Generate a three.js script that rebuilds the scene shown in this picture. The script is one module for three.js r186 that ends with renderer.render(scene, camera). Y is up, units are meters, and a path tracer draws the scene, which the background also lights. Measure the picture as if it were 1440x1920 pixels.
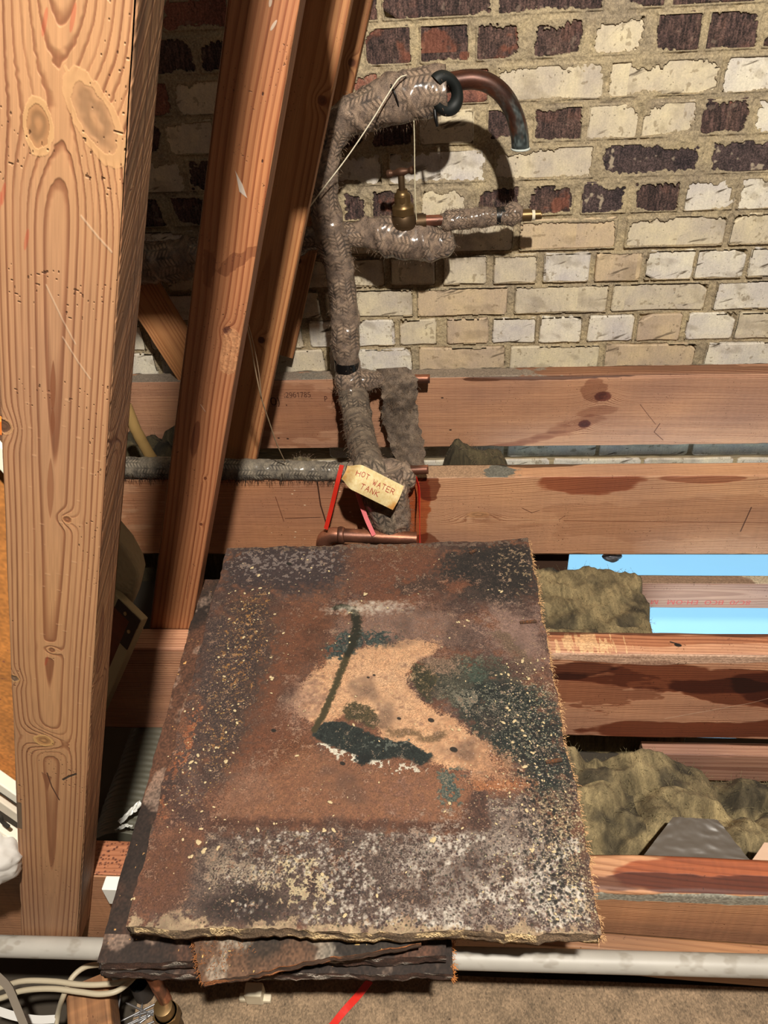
import * as THREE from 'three';
import { mergeGeometries, toCreasedNormals } from 'three/addons/utils/BufferGeometryUtils.js';
import { RoundedBoxGeometry } from 'three/addons/geometries/RoundedBoxGeometry.js';
import { RectAreaLightUniformsLib } from 'three/addons/lights/RectAreaLightUniformsLib.js';

// ------------------------------------------------------------------ camera, exposure, lights
RectAreaLightUniformsLib.init();
const scene = new THREE.Scene();
scene.background = new THREE.Color(0.002, 0.002, 0.002);
const FOCAL = 1443.1;                                         // pixels of a 1440 x 1920 frame
const camera = new THREE.PerspectiveCamera(2 * Math.atan(960 / FOCAL) * 180 / Math.PI, 0.75, 0.02, 30);
camera.position.set(0.0529, 0.8936, 1.7534);
camera.rotation.order = 'YXZ';
camera.rotation.set(-0.6463, 0.0906, -0.0581);
camera.updateMatrixWorld(true);
const renderer = new THREE.WebGLRenderer({ antialias: true });
renderer.toneMapping = THREE.LinearToneMapping;
renderer.toneMappingExposure = 1.0;
renderer.shadowMap.enabled = true;

const LAMP = { at: [0.285, 1.9, 1.99], power: 22, color: [1, 0.93, 0.82] };
const lampLight = new THREE.PointLight(new THREE.Color().setRGB(...LAMP.color), LAMP.power);
lampLight.position.set(...LAMP.at); lampLight.castShadow = true; lampLight.shadow.radius = 1.5; lampLight.name = 'bulb_light';
scene.add(lampLight);
const DAY = { color: [0.62, 0.86, 1], power: 23, w: 1.5, h: 1.2 };
const dayLight = new THREE.RectAreaLight(new THREE.Color().setRGB(...DAY.color), DAY.power, DAY.w, DAY.h);
dayLight.position.set(0.3, -1.5, 3.3); dayLight.name = 'window_light';   // looks along -z, from the window of the room below
scene.add(dayLight);

// ------------------------------------------------------------------ numbers, noise, pixels to points
function rng(seed) { let s = seed | 0; return () => { s = (s + 0x6d2b79f5) | 0; let t = Math.imul(s ^ (s >>> 15), 1 | s); t = (t + Math.imul(t ^ (t >>> 7), 61 | t)) ^ t; return ((t ^ (t >>> 14)) >>> 0) / 4294967296; }; }
const hash = (x, y, z) => { let h = Math.imul(x, 374761393) ^ Math.imul(y, 668265263) ^ Math.imul(z, 1274126177); h = Math.imul(h ^ (h >>> 13), 1274126177); return ((h ^ (h >>> 16)) >>> 0) / 4294967296; };
function n2(x, y, s = 0) {                                    // value noise 0..1
  const ix = Math.floor(x), iy = Math.floor(y); let fx = x - ix, fy = y - iy; fx = fx * fx * (3 - 2 * fx); fy = fy * fy * (3 - 2 * fy);
  const a = hash(ix, iy, s), b = hash(ix + 1, iy, s), c = hash(ix, iy + 1, s), d = hash(ix + 1, iy + 1, s);
  return a + (b - a) * fx + (c - a) * fy + (a - b - c + d) * fx * fy;
}
function n3(x, y, z, s = 0) {
  const iz = Math.floor(z); let f = z - iz; f = f * f * (3 - 2 * f);
  const a = n2(x, y, s * 131 + iz), b = n2(x, y, s * 131 + iz + 1); return a + (b - a) * f;
}
function fbm(x, y, s = 0, o = 4) { let v = 0, a = 0.5, t = 0; for (let i = 0; i < o; i++) { v += a * n2(x, y, s + i * 17); t += a; a *= 0.5; x = x * 2.03 + 11.3; y = y * 2.03 + 5.7; } return v / t; }
function fbm3(x, y, z, s = 0, o = 3) { let v = 0, a = 0.5, t = 0; for (let i = 0; i < o; i++) { v += a * n3(x, y, z, s + i * 17); t += a; a *= 0.5; x = x * 2.03 + 1.3; y = y * 2.03 + 5.7; z = z * 2.03 + 3.1; } return v / t; }
const clamp = (x, a = 0, b = 1) => Math.min(b, Math.max(a, x));
const smooth = (a, b, x) => { const t = clamp((x - a) / (b - a)); return t * t * (3 - 2 * t); };
const mix = (a, b, t) => a + (b - a) * t;
const V = (x, y, z) => new THREE.Vector3(x, y, z);
const toRay = (px, py) => V((px - 720) / FOCAL, -(py - 960) / FOCAL, -1).applyQuaternion(camera.quaternion);
const onZ = (px, py, z) => { const d = toRay(px, py); return d.multiplyScalar((z - camera.position.z) / d.z).add(camera.position); };   // the point of that measured direction at depth z
const onY = (px, py, y) => { const d = toRay(px, py); return d.multiplyScalar((y - camera.position.y) / d.y).add(camera.position); };
const inv = camera.quaternion.clone().invert();
function xAt(px, y, z) {                                      // the x at which height y and depth z meet the measured column px
  let x = 0; for (let i = 0; i < 5; i++) { const f = (t) => { const q = V(t, y, z).sub(camera.position).applyQuaternion(inv); return 720 + FOCAL * q.x / -q.z; }; const a = f(x), b = f(x + 0.01); x += (px - a) / (b - a) * 0.01; } return x;
}

// ------------------------------------------------------------------ names, things, parts
const taken = {};
const numbered = (name) => { const k = taken[name] = (taken[name] ?? -1) + 1; return k ? name + '_' + String(k).padStart(3, '0') : name; };
const shadowed = (m) => { m.castShadow = m.receiveShadow = true; return m; };
function tag(o, label, category, group) { o.userData = { label, category }; if (group) o.userData.group = group; return o; }
function thing(name, label, category, at = [0, 0, 0], group) {
  const o = new THREE.Group(); o.name = numbered(name); scene.add(o); o.position.set(...at); return tag(o, label, category, group);
}
function single(name, geometry, material, label, category, group) { const o = shadowed(new THREE.Mesh(geometry, material)); o.name = numbered(name); scene.add(o); return tag(o, label, category, group); }
function part(name, geometry, material, parent, label) {      // geometry is in world coordinates; it is moved into its parent's frame
  const o = shadowed(new THREE.Mesh(geometry, material)), n = parent.children.filter((c) => c.userData.base === name).length;
  o.name = n ? name + '_' + String(n).padStart(3, '0') : name; o.userData.base = name;
  let p = parent, off = V(0, 0, 0); while (p && p !== scene) { off.add(p.position); p = p.parent; }
  if (off.lengthSq() > 0) o.position.copy(off).negate();
  if (label) o.userData.label = label; parent.add(o); return o;
}
function struct(name, geometry, material, parent = scene) { const o = shadowed(new THREE.Mesh(geometry, material)); o.name = name; o.userData.kind = 'structure'; parent.add(o); return o; }

// ------------------------------------------------------------------ textures
function texOf(w, h, f, srgb = true) {                        // f(x, y, out) with y counted up from v = 0
  const d = new Uint8Array(w * h * 4), o = [0, 0, 0];
  for (let y = 0, i = 0; y < h; y++) for (let x = 0; x < w; x++, i += 4) { f(x, y, o); d[i] = clamp(o[0], 0, 255); d[i + 1] = clamp(o[1], 0, 255); d[i + 2] = clamp(o[2], 0, 255); d[i + 3] = 255; }
  return finish(new THREE.DataTexture(d, w, h), srgb);
}
function finish(t, srgb = true, wrap = THREE.RepeatWrapping) { t.wrapS = t.wrapT = wrap; t.magFilter = THREE.LinearFilter; t.minFilter = THREE.LinearMipmapLinearFilter; t.generateMipmaps = true; if (srgb) t.colorSpace = THREE.SRGBColorSpace; t.needsUpdate = true; return t; }
const std = (o) => new THREE.MeshStandardMaterial({ roughness: 0.85, ...o });
const phys = (o) => new THREE.MeshPhysicalMaterial({ roughness: 0.6, ...o });
const hex = (r, g, b) => new THREE.Color().setRGB(r / 255, g / 255, b / 255, THREE.SRGBColorSpace);

// Sawn timber, coloured in three dimensions: rings about a pith, knots that push the rings aside, fibre, stains, then anything written on it.
function woodTex(o) {
  const W = o.px ?? 2048, len = o.s1 - o.s0, H = o.rows ?? 448, span = o.w + o.t, c = document.createElement('canvas'); c.width = W; c.height = H;
  const ctx = c.getContext('2d'), im = ctx.createImageData(W, H), d = im.data, S = o.seed, ring = o.ring ?? 0.006;
  const [er, eg, eb] = o.early, [lr, lg, lb] = o.late;
  for (let j = 0; j < H; j++) {
    const v = (1 - (j + 0.5) / H) * span, a = v < o.w ? v - o.w / 2 : o.w / 2, b = v < o.w ? 0 : -(v - o.w);
    for (let i = 0; i < W; i++) {
      const s = o.s0 + (i + 0.5) / W * len, k4 = (j * W + i) * 4;
      let push = 0, knot = 0, kr = 0, kc = null;
      for (const k of o.knots ?? []) {
        const ds = s - k.s, da = a - k.a, ro = k.rot ?? 0, x = (ds * Math.cos(ro) + da * Math.sin(ro)) / (k.e ?? 1.3), y = (-ds * Math.sin(ro) + da * Math.cos(ro)) * (k.q ?? 1), q = Math.hypot(x, y) + (n2(s * 400, a * 400, S + 5) - 0.5) * k.r * 0.14, z = q / (2.1 * k.r);
        if (z < 3) push += (k.p ?? 1.6) * Math.exp(-z * z) * k.r;
        if (q < k.r * 1.15 && b === 0) { knot = 1 - smooth(k.r * 0.85, k.r * 1.15, q); kr = q / k.r; kc = k; }
      }
      const wob = (n2(s * 1.7, 3.1, S) - 0.5) * (o.wob ?? 0.02) + (n2(s * 6, 9.1, S + 1) - 0.5) * 0.004;
      const dep = (o.b0 + (o.slope ?? 0) * (s - (o.s0 + o.s1) / 2) + (n2(s * 1.3, 7.7, S + 2) - 0.5) * (o.dive ?? 0.03)) - b;
      const r = Math.hypot(a - (o.a0 ?? 0) - wob, dep) + push + (fbm(s * 5, a * 60, S + 3, 2) - 0.5) * (o.warp ?? 0.003);
      const ph = r / ring, id = Math.floor(ph), f = ph - id, str = 0.45 + 0.75 * hash(id, 3, S);
      let lw = smooth(o.lw ?? 0.35, 0.9, f) * (1 - smooth(0.93, 1, f)) * str * (o.contrast ?? 1);
      const fib = n2(s * 60, a * 2600 + b * 2600, S + 7) * 0.6 + n2(s * 18, a * 900 + b * 900, S + 8) * 0.4 - 0.5, mot = fbm(s * 5, a * 14 + b * 14, S + 9, 3) - 0.5;
      let saw = o.saw ? (n2(s * 260 + a * (o.sawSlope ?? 0), a * 3, S + 12) - 0.5) * o.saw : 0;
      if (o.sideSaw && b !== 0) saw += (n2(s * 330 + b * 420, b * 8, S + 13) - 0.5) * o.sideSaw;
      const g = 1 + fib * 0.16 + mot * (o.mottle ?? 0.25) + saw;
      let R = mix(er, lr, lw) * g, G = mix(eg, lg, lw) * g, B = mix(eb, lb, lw) * (g - mot * 0.1);
      if (knot) { const kk = 0.93 + 0.09 * Math.sin(kr * 9 + n2(s * 300, a * 300, S) * 2), col = kc.col ?? [lr * 0.8, lg * 0.75, lb * 0.7]; R = mix(R, col[0] * kk, knot * 0.92); G = mix(G, col[1] * kk, knot * 0.92); B = mix(B, col[2] * kk, knot * 0.92); if (kc.rim && kr > 0.82) { R = mix(R, kc.rim[0], 0.7); G = mix(G, kc.rim[1], 0.7); B = mix(B, kc.rim[2], 0.7); } }
      for (const q of o.stains ?? []) {
        if (q.top ? b === 0 && !q.both : b !== 0 && !q.both) continue;
        const x = (s - q.s) / q.rs, yv = ((q.top ? b : a) - q.a) / q.ra, sk = x + yv * (q.skew ?? 0), dd = Math.hypot(sk, yv);
        if (dd > 1.9) continue;
        const m = smooth(0.0, q.soft ?? 0.14, 1 - dd + (fbm(s * (q.fs ?? 14), a * (q.fa ?? 40) + b * 50, S + 21, 4) - 0.5) * (q.rag ?? 1.3)) * q.k;
        R = mix(R, q.mul ? R * q.col[0] : q.col[0] * (0.8 + 0.4 * n2(s * 500, a * 500 + b * 500, S + 4)), m); G = mix(G, q.mul ? G * q.col[1] : q.col[1] * (0.8 + 0.4 * n2(s * 500, a * 500 + b * 500, S + 4)), m); B = mix(B, q.mul ? B * q.col[2] : q.col[2] * (0.8 + 0.4 * n2(s * 500, a * 500 + b * 500, S + 4)), m);
      }
      const sp = n2(s * 700, (a + b) * 700, S + 31); if (sp > 0.93 && n2(s * 30, a * 30 + b * 40, S + 32) > 0.6) { R *= 0.6; G *= 0.55; B *= 0.5; }
      d[k4] = R; d[k4 + 1] = G; d[k4 + 2] = B; d[k4 + 3] = 255;
    }
  }
  ctx.putImageData(im, 0, 0);
  const X = (s) => (s - o.s0) / len * W, Yp = (a) => (1 - (a + o.w / 2) / span) * H, sx = W / len, sy = H / span;
  o.draw?.(ctx, X, Yp, sx, sy);
  const t = finish(new THREE.CanvasTexture(c), true, THREE.MirroredRepeatWrapping); t.userData = o; return t;
}
const line = (ctx, pts, w, col) => { ctx.strokeStyle = col; ctx.lineWidth = w; ctx.lineCap = 'round'; ctx.lineJoin = 'round'; ctx.beginPath(); pts.forEach((p, i) => (i ? ctx.lineTo(...p) : ctx.moveTo(...p))); ctx.stroke(); };

// A sawn length along local x (face to +z, width along y), with eased and nicked edges; uv runs along the timber and round its four sides.
function timber(s0, s1, w, t, tex, seed, opt = {}) {
  const o = tex.userData, n = Math.max(8, Math.round((s1 - s0) / 0.022)), pos = [], nor = [], uv = [], idx = [], q = Math.SQRT1_2, span = o.w + o.t;
  const sides = [[1, -1, 1, 1, 0, 1], [1, 1, -1, 1, 1, 0], [-1, 1, -1, -1, 0, -1], [-1, -1, 1, -1, -1, 0]];   // z0,y0 -> z1,y1 with normal (y, z)
  const cr = (k, s) => (opt.r ?? 0.0025) * (0.7 + 0.9 * n2(s * 18, k * 7.3, seed)) + (opt.wane && k === opt.waneAt ? opt.wane(s) : 0) + Math.max(0, n2(s * 60, k * 5.1, seed + 3) - 0.86) * 0.02;
  const corner = (i, s) => { const z = [t / 2, t / 2, -t / 2, -t / 2][i], y = [-w / 2, w / 2, w / 2, -w / 2][i]; return [y, z, cr(i, s)]; };
  for (let k = 0; k < 4; k++) {
    const [z0, y0, z1, y1, ny, nz] = [sides[k][0], sides[k][1], sides[k][2], sides[k][3], sides[k][4], sides[k][5]], base = pos.length / 3, ia = k, ib = (k + 1) % 4;
    const prev = sides[(k + 3) % 4], next = sides[(k + 1) % 4];
    for (let i = 0; i <= n; i++) {
      const s = s0 + (s1 - s0) * i / n, A = corner(ia, s), B = corner(ib, s), dy = Math.sign(B[0] - A[0]), dz = Math.sign(B[1] - A[1]);
      const bow = (n2(s * 2.2, k, seed + 9) - 0.5) * (opt.bow ?? 0.002);
      const P = [[A[0] - ny * A[2] * 0.29 + dy * A[2] * 0.29, A[1] - nz * A[2] * 0.29 + dz * A[2] * 0.29], [A[0] + dy * A[2], A[1] + dz * A[2]], [B[0] - dy * B[2], B[1] - dz * B[2]], [B[0] - ny * B[2] * 0.29 - dy * B[2] * 0.29, B[1] - nz * B[2] * 0.29 - dz * B[2] * 0.29]];
      const N = [[(ny + prev[4]) * q, (nz + prev[5]) * q], [ny, nz], [ny, nz], [(ny + next[4]) * q, (nz + next[5]) * q]];
      for (let m = 0; m < 4; m++) {
        pos.push(s, P[m][0] + ny * bow, P[m][1] + nz * bow); nor.push(0, N[m][0], N[m][1]);
        const v = k === 0 ? P[m][0] + w / 2 : k === 1 ? w + (t / 2 - P[m][1]) : k === 2 ? P[m][0] + w / 2 : w + (t / 2 + P[m][1]) * -1 + t;
        uv.push((s - o.s0) / (o.s1 - o.s0), clamp(v / span, 0.002, 0.998));
      }
    }
    for (let i = 0; i < n; i++) for (let m = 0; m < 3; m++) { const a = base + i * 4 + m, b = a + 4; idx.push(a, b, a + 1, b, b + 1, a + 1); }
  }
  for (const [s, nx] of [[s0, -1], [s1, 1]]) {                 // sawn ends
    const base = pos.length / 3; for (const [y, z] of [[-w / 2, t / 2], [w / 2, t / 2], [w / 2, -t / 2], [-w / 2, -t / 2]]) { pos.push(s, y * 0.985, z * 0.95); nor.push(nx, 0, 0); uv.push((s - o.s0) / (o.s1 - o.s0) + z * 0.3, (y + w / 2) / span); }
    nx > 0 ? idx.push(base, base + 2, base + 1, base, base + 3, base + 2) : idx.push(base, base + 1, base + 2, base, base + 2, base + 3);
  }
  const g = new THREE.BufferGeometry(); g.setAttribute('position', new THREE.Float32BufferAttribute(pos, 3)); g.setAttribute('normal', new THREE.Float32BufferAttribute(nor, 3)); g.setAttribute('uv', new THREE.Float32BufferAttribute(uv, 2)); g.setIndex(idx);
  // make the winding agree with the normals
  const ix = g.index.array, p = g.attributes.position, nn = g.attributes.normal, a = V(), b = V(), c2 = V(), m = V();
  for (let i = 0; i < ix.length; i += 3) { a.fromBufferAttribute(p, ix[i]); b.fromBufferAttribute(p, ix[i + 1]); c2.fromBufferAttribute(p, ix[i + 2]); m.fromBufferAttribute(nn, ix[i]); m.add(V().fromBufferAttribute(nn, ix[i + 2])); if (b.sub(a).cross(c2.sub(a)).dot(m) < 0) { const t0 = ix[i + 1]; ix[i + 1] = ix[i + 2]; ix[i + 2] = t0; } }
  return g;
}
const woodMat = (tex, o = {}) => std({ map: tex, bumpMap: tex, bumpScale: 0.0012, roughness: 0.62, ...o });
const box = (w, h, d, x, y, z, r = 0.002) => new RoundedBoxGeometry(w, h, d, 2, Math.min(r, w / 2.1, h / 2.1, d / 2.1)).translate(x, y, z);

// A swept tube through 3D points with its own radius at each, roughened; uv in metres along and round.
function sweep(pts, o = {}) {
  const curve = new THREE.CatmullRomCurve3(pts.map((p) => V(p[0], p[1], p[2])), false, 'centripetal'), n = o.n ?? 60, m = o.m ?? 16, fr = curve.computeFrenetFrames(n, false), L = curve.getLength();
  const pos = [], uv = [], idx = [], C = V(), D = V(), R = (t) => { const x = t * (pts.length - 1), i = Math.min(pts.length - 2, Math.floor(x)), f = x - i; return mix(pts[i][3] ?? o.r, pts[i + 1][3] ?? o.r, f * f * (3 - 2 * f)); };
  for (let i = 0; i <= n; i++) {
    const t = i / n; curve.getPointAt(t, C); const tt = curve.getUtoTmapping(t), r0 = R(tt);
    for (let j = 0; j <= m; j++) {
      const a = j / m * Math.PI * 2, ca = Math.cos(a), sa = Math.sin(a); let r = r0;
      if (o.rough) r += (fbm3(ca * r0 * o.freq + 10, sa * r0 * o.freq + 10, t * L * o.freq, o.seed ?? 1, 3) - 0.5) * o.rough;
      if (o.twist) r += Math.max(0, Math.sin(a * 1 - t * L * o.twist)) ** 6 * (o.twistAmp ?? 0.003);
      if (o.ribs) r += Math.sin(t * L * o.ribs) * (o.ribAmp ?? 0.001);
      D.copy(fr.normals[i]).multiplyScalar(ca * r).addScaledVector(fr.binormals[i], sa * r).add(C); pos.push(D.x, D.y, D.z); uv.push(t * L / (o.us ?? 0.1), j / m * (o.vr ?? 1));
    }
  }
  for (let i = 0; i < n; i++) for (let j = 0; j < m; j++) { const a = i * (m + 1) + j, b = a + m + 1; idx.push(a, a + 1, b, b, a + 1, b + 1); }
  const g = new THREE.BufferGeometry();
  if (o.cap !== false) for (const [i, s] of [[0, -1], [n, 1]]) { curve.getPointAt(i / n, C); const c = pos.length / 3; pos.push(C.x, C.y, C.z); uv.push(0, 0); for (let j = 0; j < m; j++) { const a = i * (m + 1) + j; s > 0 ? idx.push(c, a, a + 1) : idx.push(c, a + 1, a); } }
  g.setAttribute('position', new THREE.Float32BufferAttribute(pos, 3)); g.setAttribute('uv', new THREE.Float32BufferAttribute(uv, 2)); g.setIndex(idx); g.computeVertexNormals();
  const ix = g.index.array; { const a = V().fromBufferAttribute(g.attributes.position, Math.floor(n / 2) * (m + 1)); curve.getPointAt(Math.floor(n / 2) / n, C); if (V().fromBufferAttribute(g.attributes.normal, Math.floor(n / 2) * (m + 1)).dot(a.sub(C)) < 0) { for (let i = 0; i < ix.length; i += 3) { const t = ix[i]; ix[i] = ix[i + 1]; ix[i + 1] = t; } g.computeVertexNormals(); } }
  for (let i = 0; i <= n; i++) { const N = g.attributes.normal, a = i * (m + 1), b = a + m, x = V().fromBufferAttribute(N, a).add(V().fromBufferAttribute(N, b)).normalize(); N.setXYZ(a, x.x, x.y, x.z); N.setXYZ(b, x.x, x.y, x.z); }
  g.userData = { L }; return g;
}
// loose fibres that stand off a surface: many thin slivers, one part
function fuzz(geo, count, len, seed, wid = 0.0006, droop = 0.3, pick) {
  const r = rng(seed), P = geo.attributes.position, N = geo.attributes.normal, pos = [], a = V(), nn = V(), t = V(), e = V();
  for (let i = 0, guard = 0; i < count && guard < count * 20; guard++) {
    const k = Math.floor(r() * P.count); a.fromBufferAttribute(P, k); nn.fromBufferAttribute(N, k);
    if (pick && !pick(a, nn)) continue; i++;
    t.set(r() - 0.5, r() - 0.5 - droop * 0.4, r() - 0.5).multiplyScalar(1.4); e.copy(nn).multiplyScalar(0.8).add(t).normalize().multiplyScalar(len * (0.4 + r()));
    const side = V(r() - 0.5, r() - 0.5, r() - 0.5).cross(e).normalize().multiplyScalar(wid);
    a.add(V(r() - 0.5, r() - 0.5, r() - 0.5).multiplyScalar(0.004));
    const m = a.clone().addScaledVector(e, 0.55); m.y += len * 0.08; const q = a.clone().add(e); q.y -= len * droop * 0.5;
    pos.push(a.x - side.x, a.y - side.y, a.z - side.z, a.x + side.x, a.y + side.y, a.z + side.z, m.x, m.y, m.z, m.x - side.x * 0.8, m.y - side.y * 0.8, m.z - side.z * 0.8, m.x + side.x * 0.8, m.y + side.y * 0.8, m.z + side.z * 0.8, q.x, q.y, q.z);
  }
  const g = new THREE.BufferGeometry(); g.setAttribute('position', new THREE.Float32BufferAttribute(pos, 3)); g.computeVertexNormals(); return g;
}
const stuff = (o) => { o.userData.kind = 'stuff'; return o; };
function lathe(pts, seg = 24) { return new THREE.LatheGeometry(pts.map((p) => new THREE.Vector2(p[0], p[1])), seg); }
function aim(g, from, dir) { return g.applyQuaternion(new THREE.Quaternion().setFromUnitVectors(V(0, 1, 0), dir.clone().normalize())).translate(from.x, from.y, from.z); }

// ------------------------------------------------------------------ the brick gable
// every brick of the view: course, then [left edge, right edge, kind] in measured columns. D dark flared, O dark with an orange arris, S salted dark, R pink red, C cream, T tan, W white; a small letter adds a chipped corner
const ROWS = {
  10: [[300, 430, 'R'], [446, 600, 'D'], [612, 707, 'D'], [716, 924, 'D'], [935, 1135, 'D'], [1176, 1252, 'D'], [1264, 1462, 'D']],
  11: [[640, 730, 'D'], [742, 840, 'D'], [852, 945, 'D'], [957, 1050, 'C'], [1062, 1150, 'D'], [1162, 1260, 'D'], [1272, 1380, 'D'], [1392, 1480, 'C']],
  9: [[278, 365, 'D'], [373, 462, 'D'], [474, 566, 'C'], [578, 672, 'D'], [684, 771, 'O'], [787, 879, 'O'], [893, 979, 'O'], [998, 1094, 'D'], [1114, 1208, 'Cb'], [1229, 1315, 'O'], [1326, 1424, 'D'], [1436, 1520, 'D']],
  8: [[200, 318, 'R'], [327, 500, 'C'], [512, 648, 'T'], [657, 712, 'R'], [725, 917, 'R'], [930, 1132, 'C'], [1142, 1350, 'C'], [1358, 1560, 'W']],
  7: [[216, 305, 'D'], [311, 404, 'C'], [416, 510, 'C'], [522, 618, 'D'], [630, 683, 'D'], [695, 775, 'D'], [785, 888, 'C'], [913, 976, 'O'], [1000, 1092, 'D'], [1103, 1198, 'Cb'], [1205, 1306, 'Ca'], [1314, 1405, 'O'], [1416, 1510, 'W']],
  6: [[150, 344, 'C'], [352, 540, 'D'], [552, 716, 'W'], [729, 912, 'W'], [925, 1115, 'C'], [1123, 1317, 'S'], [1330, 1530, 'S']],
  5: [[222, 308, 'D'], [322, 410, 'D'], [422, 516, 'C'], [528, 628, 'D'], [640, 686, 'D'], [697, 778, 'O'], [790, 876, 'Ca'], [892, 976, 'D'], [991, 1076, 'O'], [1090, 1176, 'S'], [1186, 1274, 'D'], [1286, 1379, 'Wd'], [1386, 1480, 'W']],
  4: [[180, 368, 'W'], [380, 574, 'C'], [586, 764, 'C'], [776, 962, 'C'], [974, 1156, 'T'], [1174, 1360, 'Cb'], [1372, 1560, 'Ca']],
  3: [[214, 300, 'W'], [312, 398, 'C'], [410, 522, 'C'], [534, 620, 'C'], [632, 721, 'C'], [733, 815, 'C'], [832, 912, 'C'], [926, 1006, 'C'], [1020, 1106, 'W'], [1117, 1203, 'T'], [1212, 1301, 'W'], [1305, 1396, 'Wb'], [1406, 1490, 'W']],
  2: [[70, 240, 'W'], [252, 420, 'W'], [432, 598, 'C'], [611, 774, 'C'], [783, 951, 'T'], [966, 1139, 'C'], [1148, 1324, 'Cb'], [1342, 1520, 'W']],
  1: [[190, 268, 'W'], [280, 362, 'W'], [374, 456, 'W'], [468, 566, 'C'], [580, 658, 'W'], [668, 740, 'Wa'], [750, 818, 'Ca'], [838, 916, 'T'], [924, 1004, 'W'], [1012, 1090, 'Wb'], [1103, 1188, 'W'], [1195, 1277, 'Ta'], [1288, 1377, 'Wb'], [1381, 1470, 'C']],
  0: [[120, 292, 'W'], [304, 470, 'W'], [482, 608, 'C'], [618, 772, 'Wb'], [786, 946, 'T'], [957, 1122, 'C'], [1134, 1302, 'Tb'], [1323, 1490, 'W']],
};
const bricks = [];
for (const c of Object.keys(ROWS).map(Number)) for (const [l, r, k] of ROWS[c]) { const y = (c + 0.5) * 0.075; bricks.push({ c, x0: xAt(l, y, 0.003), x1: xAt(r, y, 0.003), k }); }
for (const c of Object.keys(ROWS).map(Number)) {               // the bond goes on a little way beyond the picture
  const row = bricks.filter((b) => b.c === c), L = c % 2 ? 0.1025 : 0.215, r = rng(3000 + c), pick = () => (c < 5 ? (r() < 0.5 ? 'W' : 'C') : 'DCCDR'[Math.floor(r() * 5)]);
  for (let x = Math.max(...row.map((b) => b.x1)) + 0.012; x < 1.5; x += L + 0.012) bricks.push({ c, x0: x, x1: x + L, k: pick() });
  for (let x = Math.min(...row.map((b) => b.x0)) - 0.012; x > -1.5; x -= L + 0.012) bricks.push({ c, x0: x - L, x1: x, k: pick() });
}
const brickAt = {}; for (const b of bricks) (brickAt[b.c] ??= []).push(b);

const brickTex = (base, o) => texOf(512, 512, (x, y, q) => {
  const u = x / 512, v = y / 512, m = fbm(u * 9, v * 9, o.s, 4) - 0.5, f = n2(u * 240, v * 240, o.s + 1) - 0.5, st = n2(u * (o.vx ?? 160), v * (o.vy ?? 30), o.s + 2) - 0.5;
  let g = 1 + m * o.mot + f * o.fine + st * o.streak, [r, gg, b] = [base[0] * g, base[1] * g, base[2] * (g - m * 0.12)];
  const pit = n2(u * 110, v * 110, o.s + 3); if (pit > (o.pit ?? 0.94)) { const t = 1 - (pit - o.pit) / (1 - o.pit) * 0.75; r *= t; gg *= t; b *= t; }
  const dirt = smooth(0.56, 0.8, fbm(u * 9 + v * 6, v * 15, o.s + 5, 4)) * (o.dirt ?? 0); r = mix(r, 92, dirt); gg = mix(gg, 76, dirt); b = mix(b, 56, dirt);
  const lt = smooth(0.7, 0.82, fbm(u * 26, v * 26, o.s + 7, 3)) * (o.lime ?? 0); r = mix(r, 176, lt); gg = mix(gg, 160, lt); b = mix(b, 138, lt);
  const og = smooth(0.6, 0.7, fbm(u * 8.3, v * 8.3, o.s + 11, 5)) * (o.orange ?? 0); r = mix(r, 176, og); gg = mix(gg, 92, og); b = mix(b, 62, og);
  if (o.scrape) { const sx = u * 5 + v * 9, sc = smooth(0.66, 0.8, fbm(sx, (v - u * 0.35) * 46, o.s + 13, 4)) * smooth(0.5, 0.62, fbm(u * 4, v * 5, o.s + 14, 2)) * o.scrape; r = mix(r, 74, sc); gg = mix(gg, 62, sc); b = mix(b, 48, sc); const pk = smooth(0.74, 0.8, fbm(u * 34, v * 34, o.s + 15, 3)) * 0.35; r = mix(r, 110, pk); gg = mix(gg, 92, pk); b = mix(b, 68, pk); }
  q[0] = r; q[1] = gg; q[2] = b;
});
const bt = {
  C: brickTex([212, 198, 172], { s: 3, mot: 0.22, fine: 0.1, streak: 0.05, pit: 0.95, dirt: 0.2, scrape: 0.8 }), W: brickTex([224, 215, 200], { s: 23, mot: 0.2, fine: 0.1, streak: 0.05, pit: 0.95, dirt: 0.22, scrape: 0.9 }), T: brickTex([204, 181, 151], { s: 43, mot: 0.2, fine: 0.1, streak: 0.05, pit: 0.95, dirt: 0.2, scrape: 0.6 }),
  D: brickTex([78, 60, 55], { s: 63, mot: 0.7, fine: 0.8, streak: 0.7, pit: 0.9, lime: 0.35, orange: 0.1 }), S: brickTex([70, 57, 56], { s: 83, mot: 0.8, fine: 0.9, streak: 0.3, pit: 0.9, lime: 0.95 }), R: brickTex([140, 92, 76], { s: 103, mot: 0.6, fine: 0.4, streak: 0.2, pit: 0.92, lime: 0.3 }), O: brickTex([76, 58, 53], { s: 123, mot: 0.7, fine: 0.8, streak: 0.7, pit: 0.9, lime: 0.3, orange: 0.4 }),
};
const brickMat = {}; for (const k of Object.keys(bt)) brickMat[k] = std({ map: bt[k], bumpMap: bt[k], bumpScale: 'CWT'.includes(k) ? 0.0012 : 0.0028, roughness: 0.92 });

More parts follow.
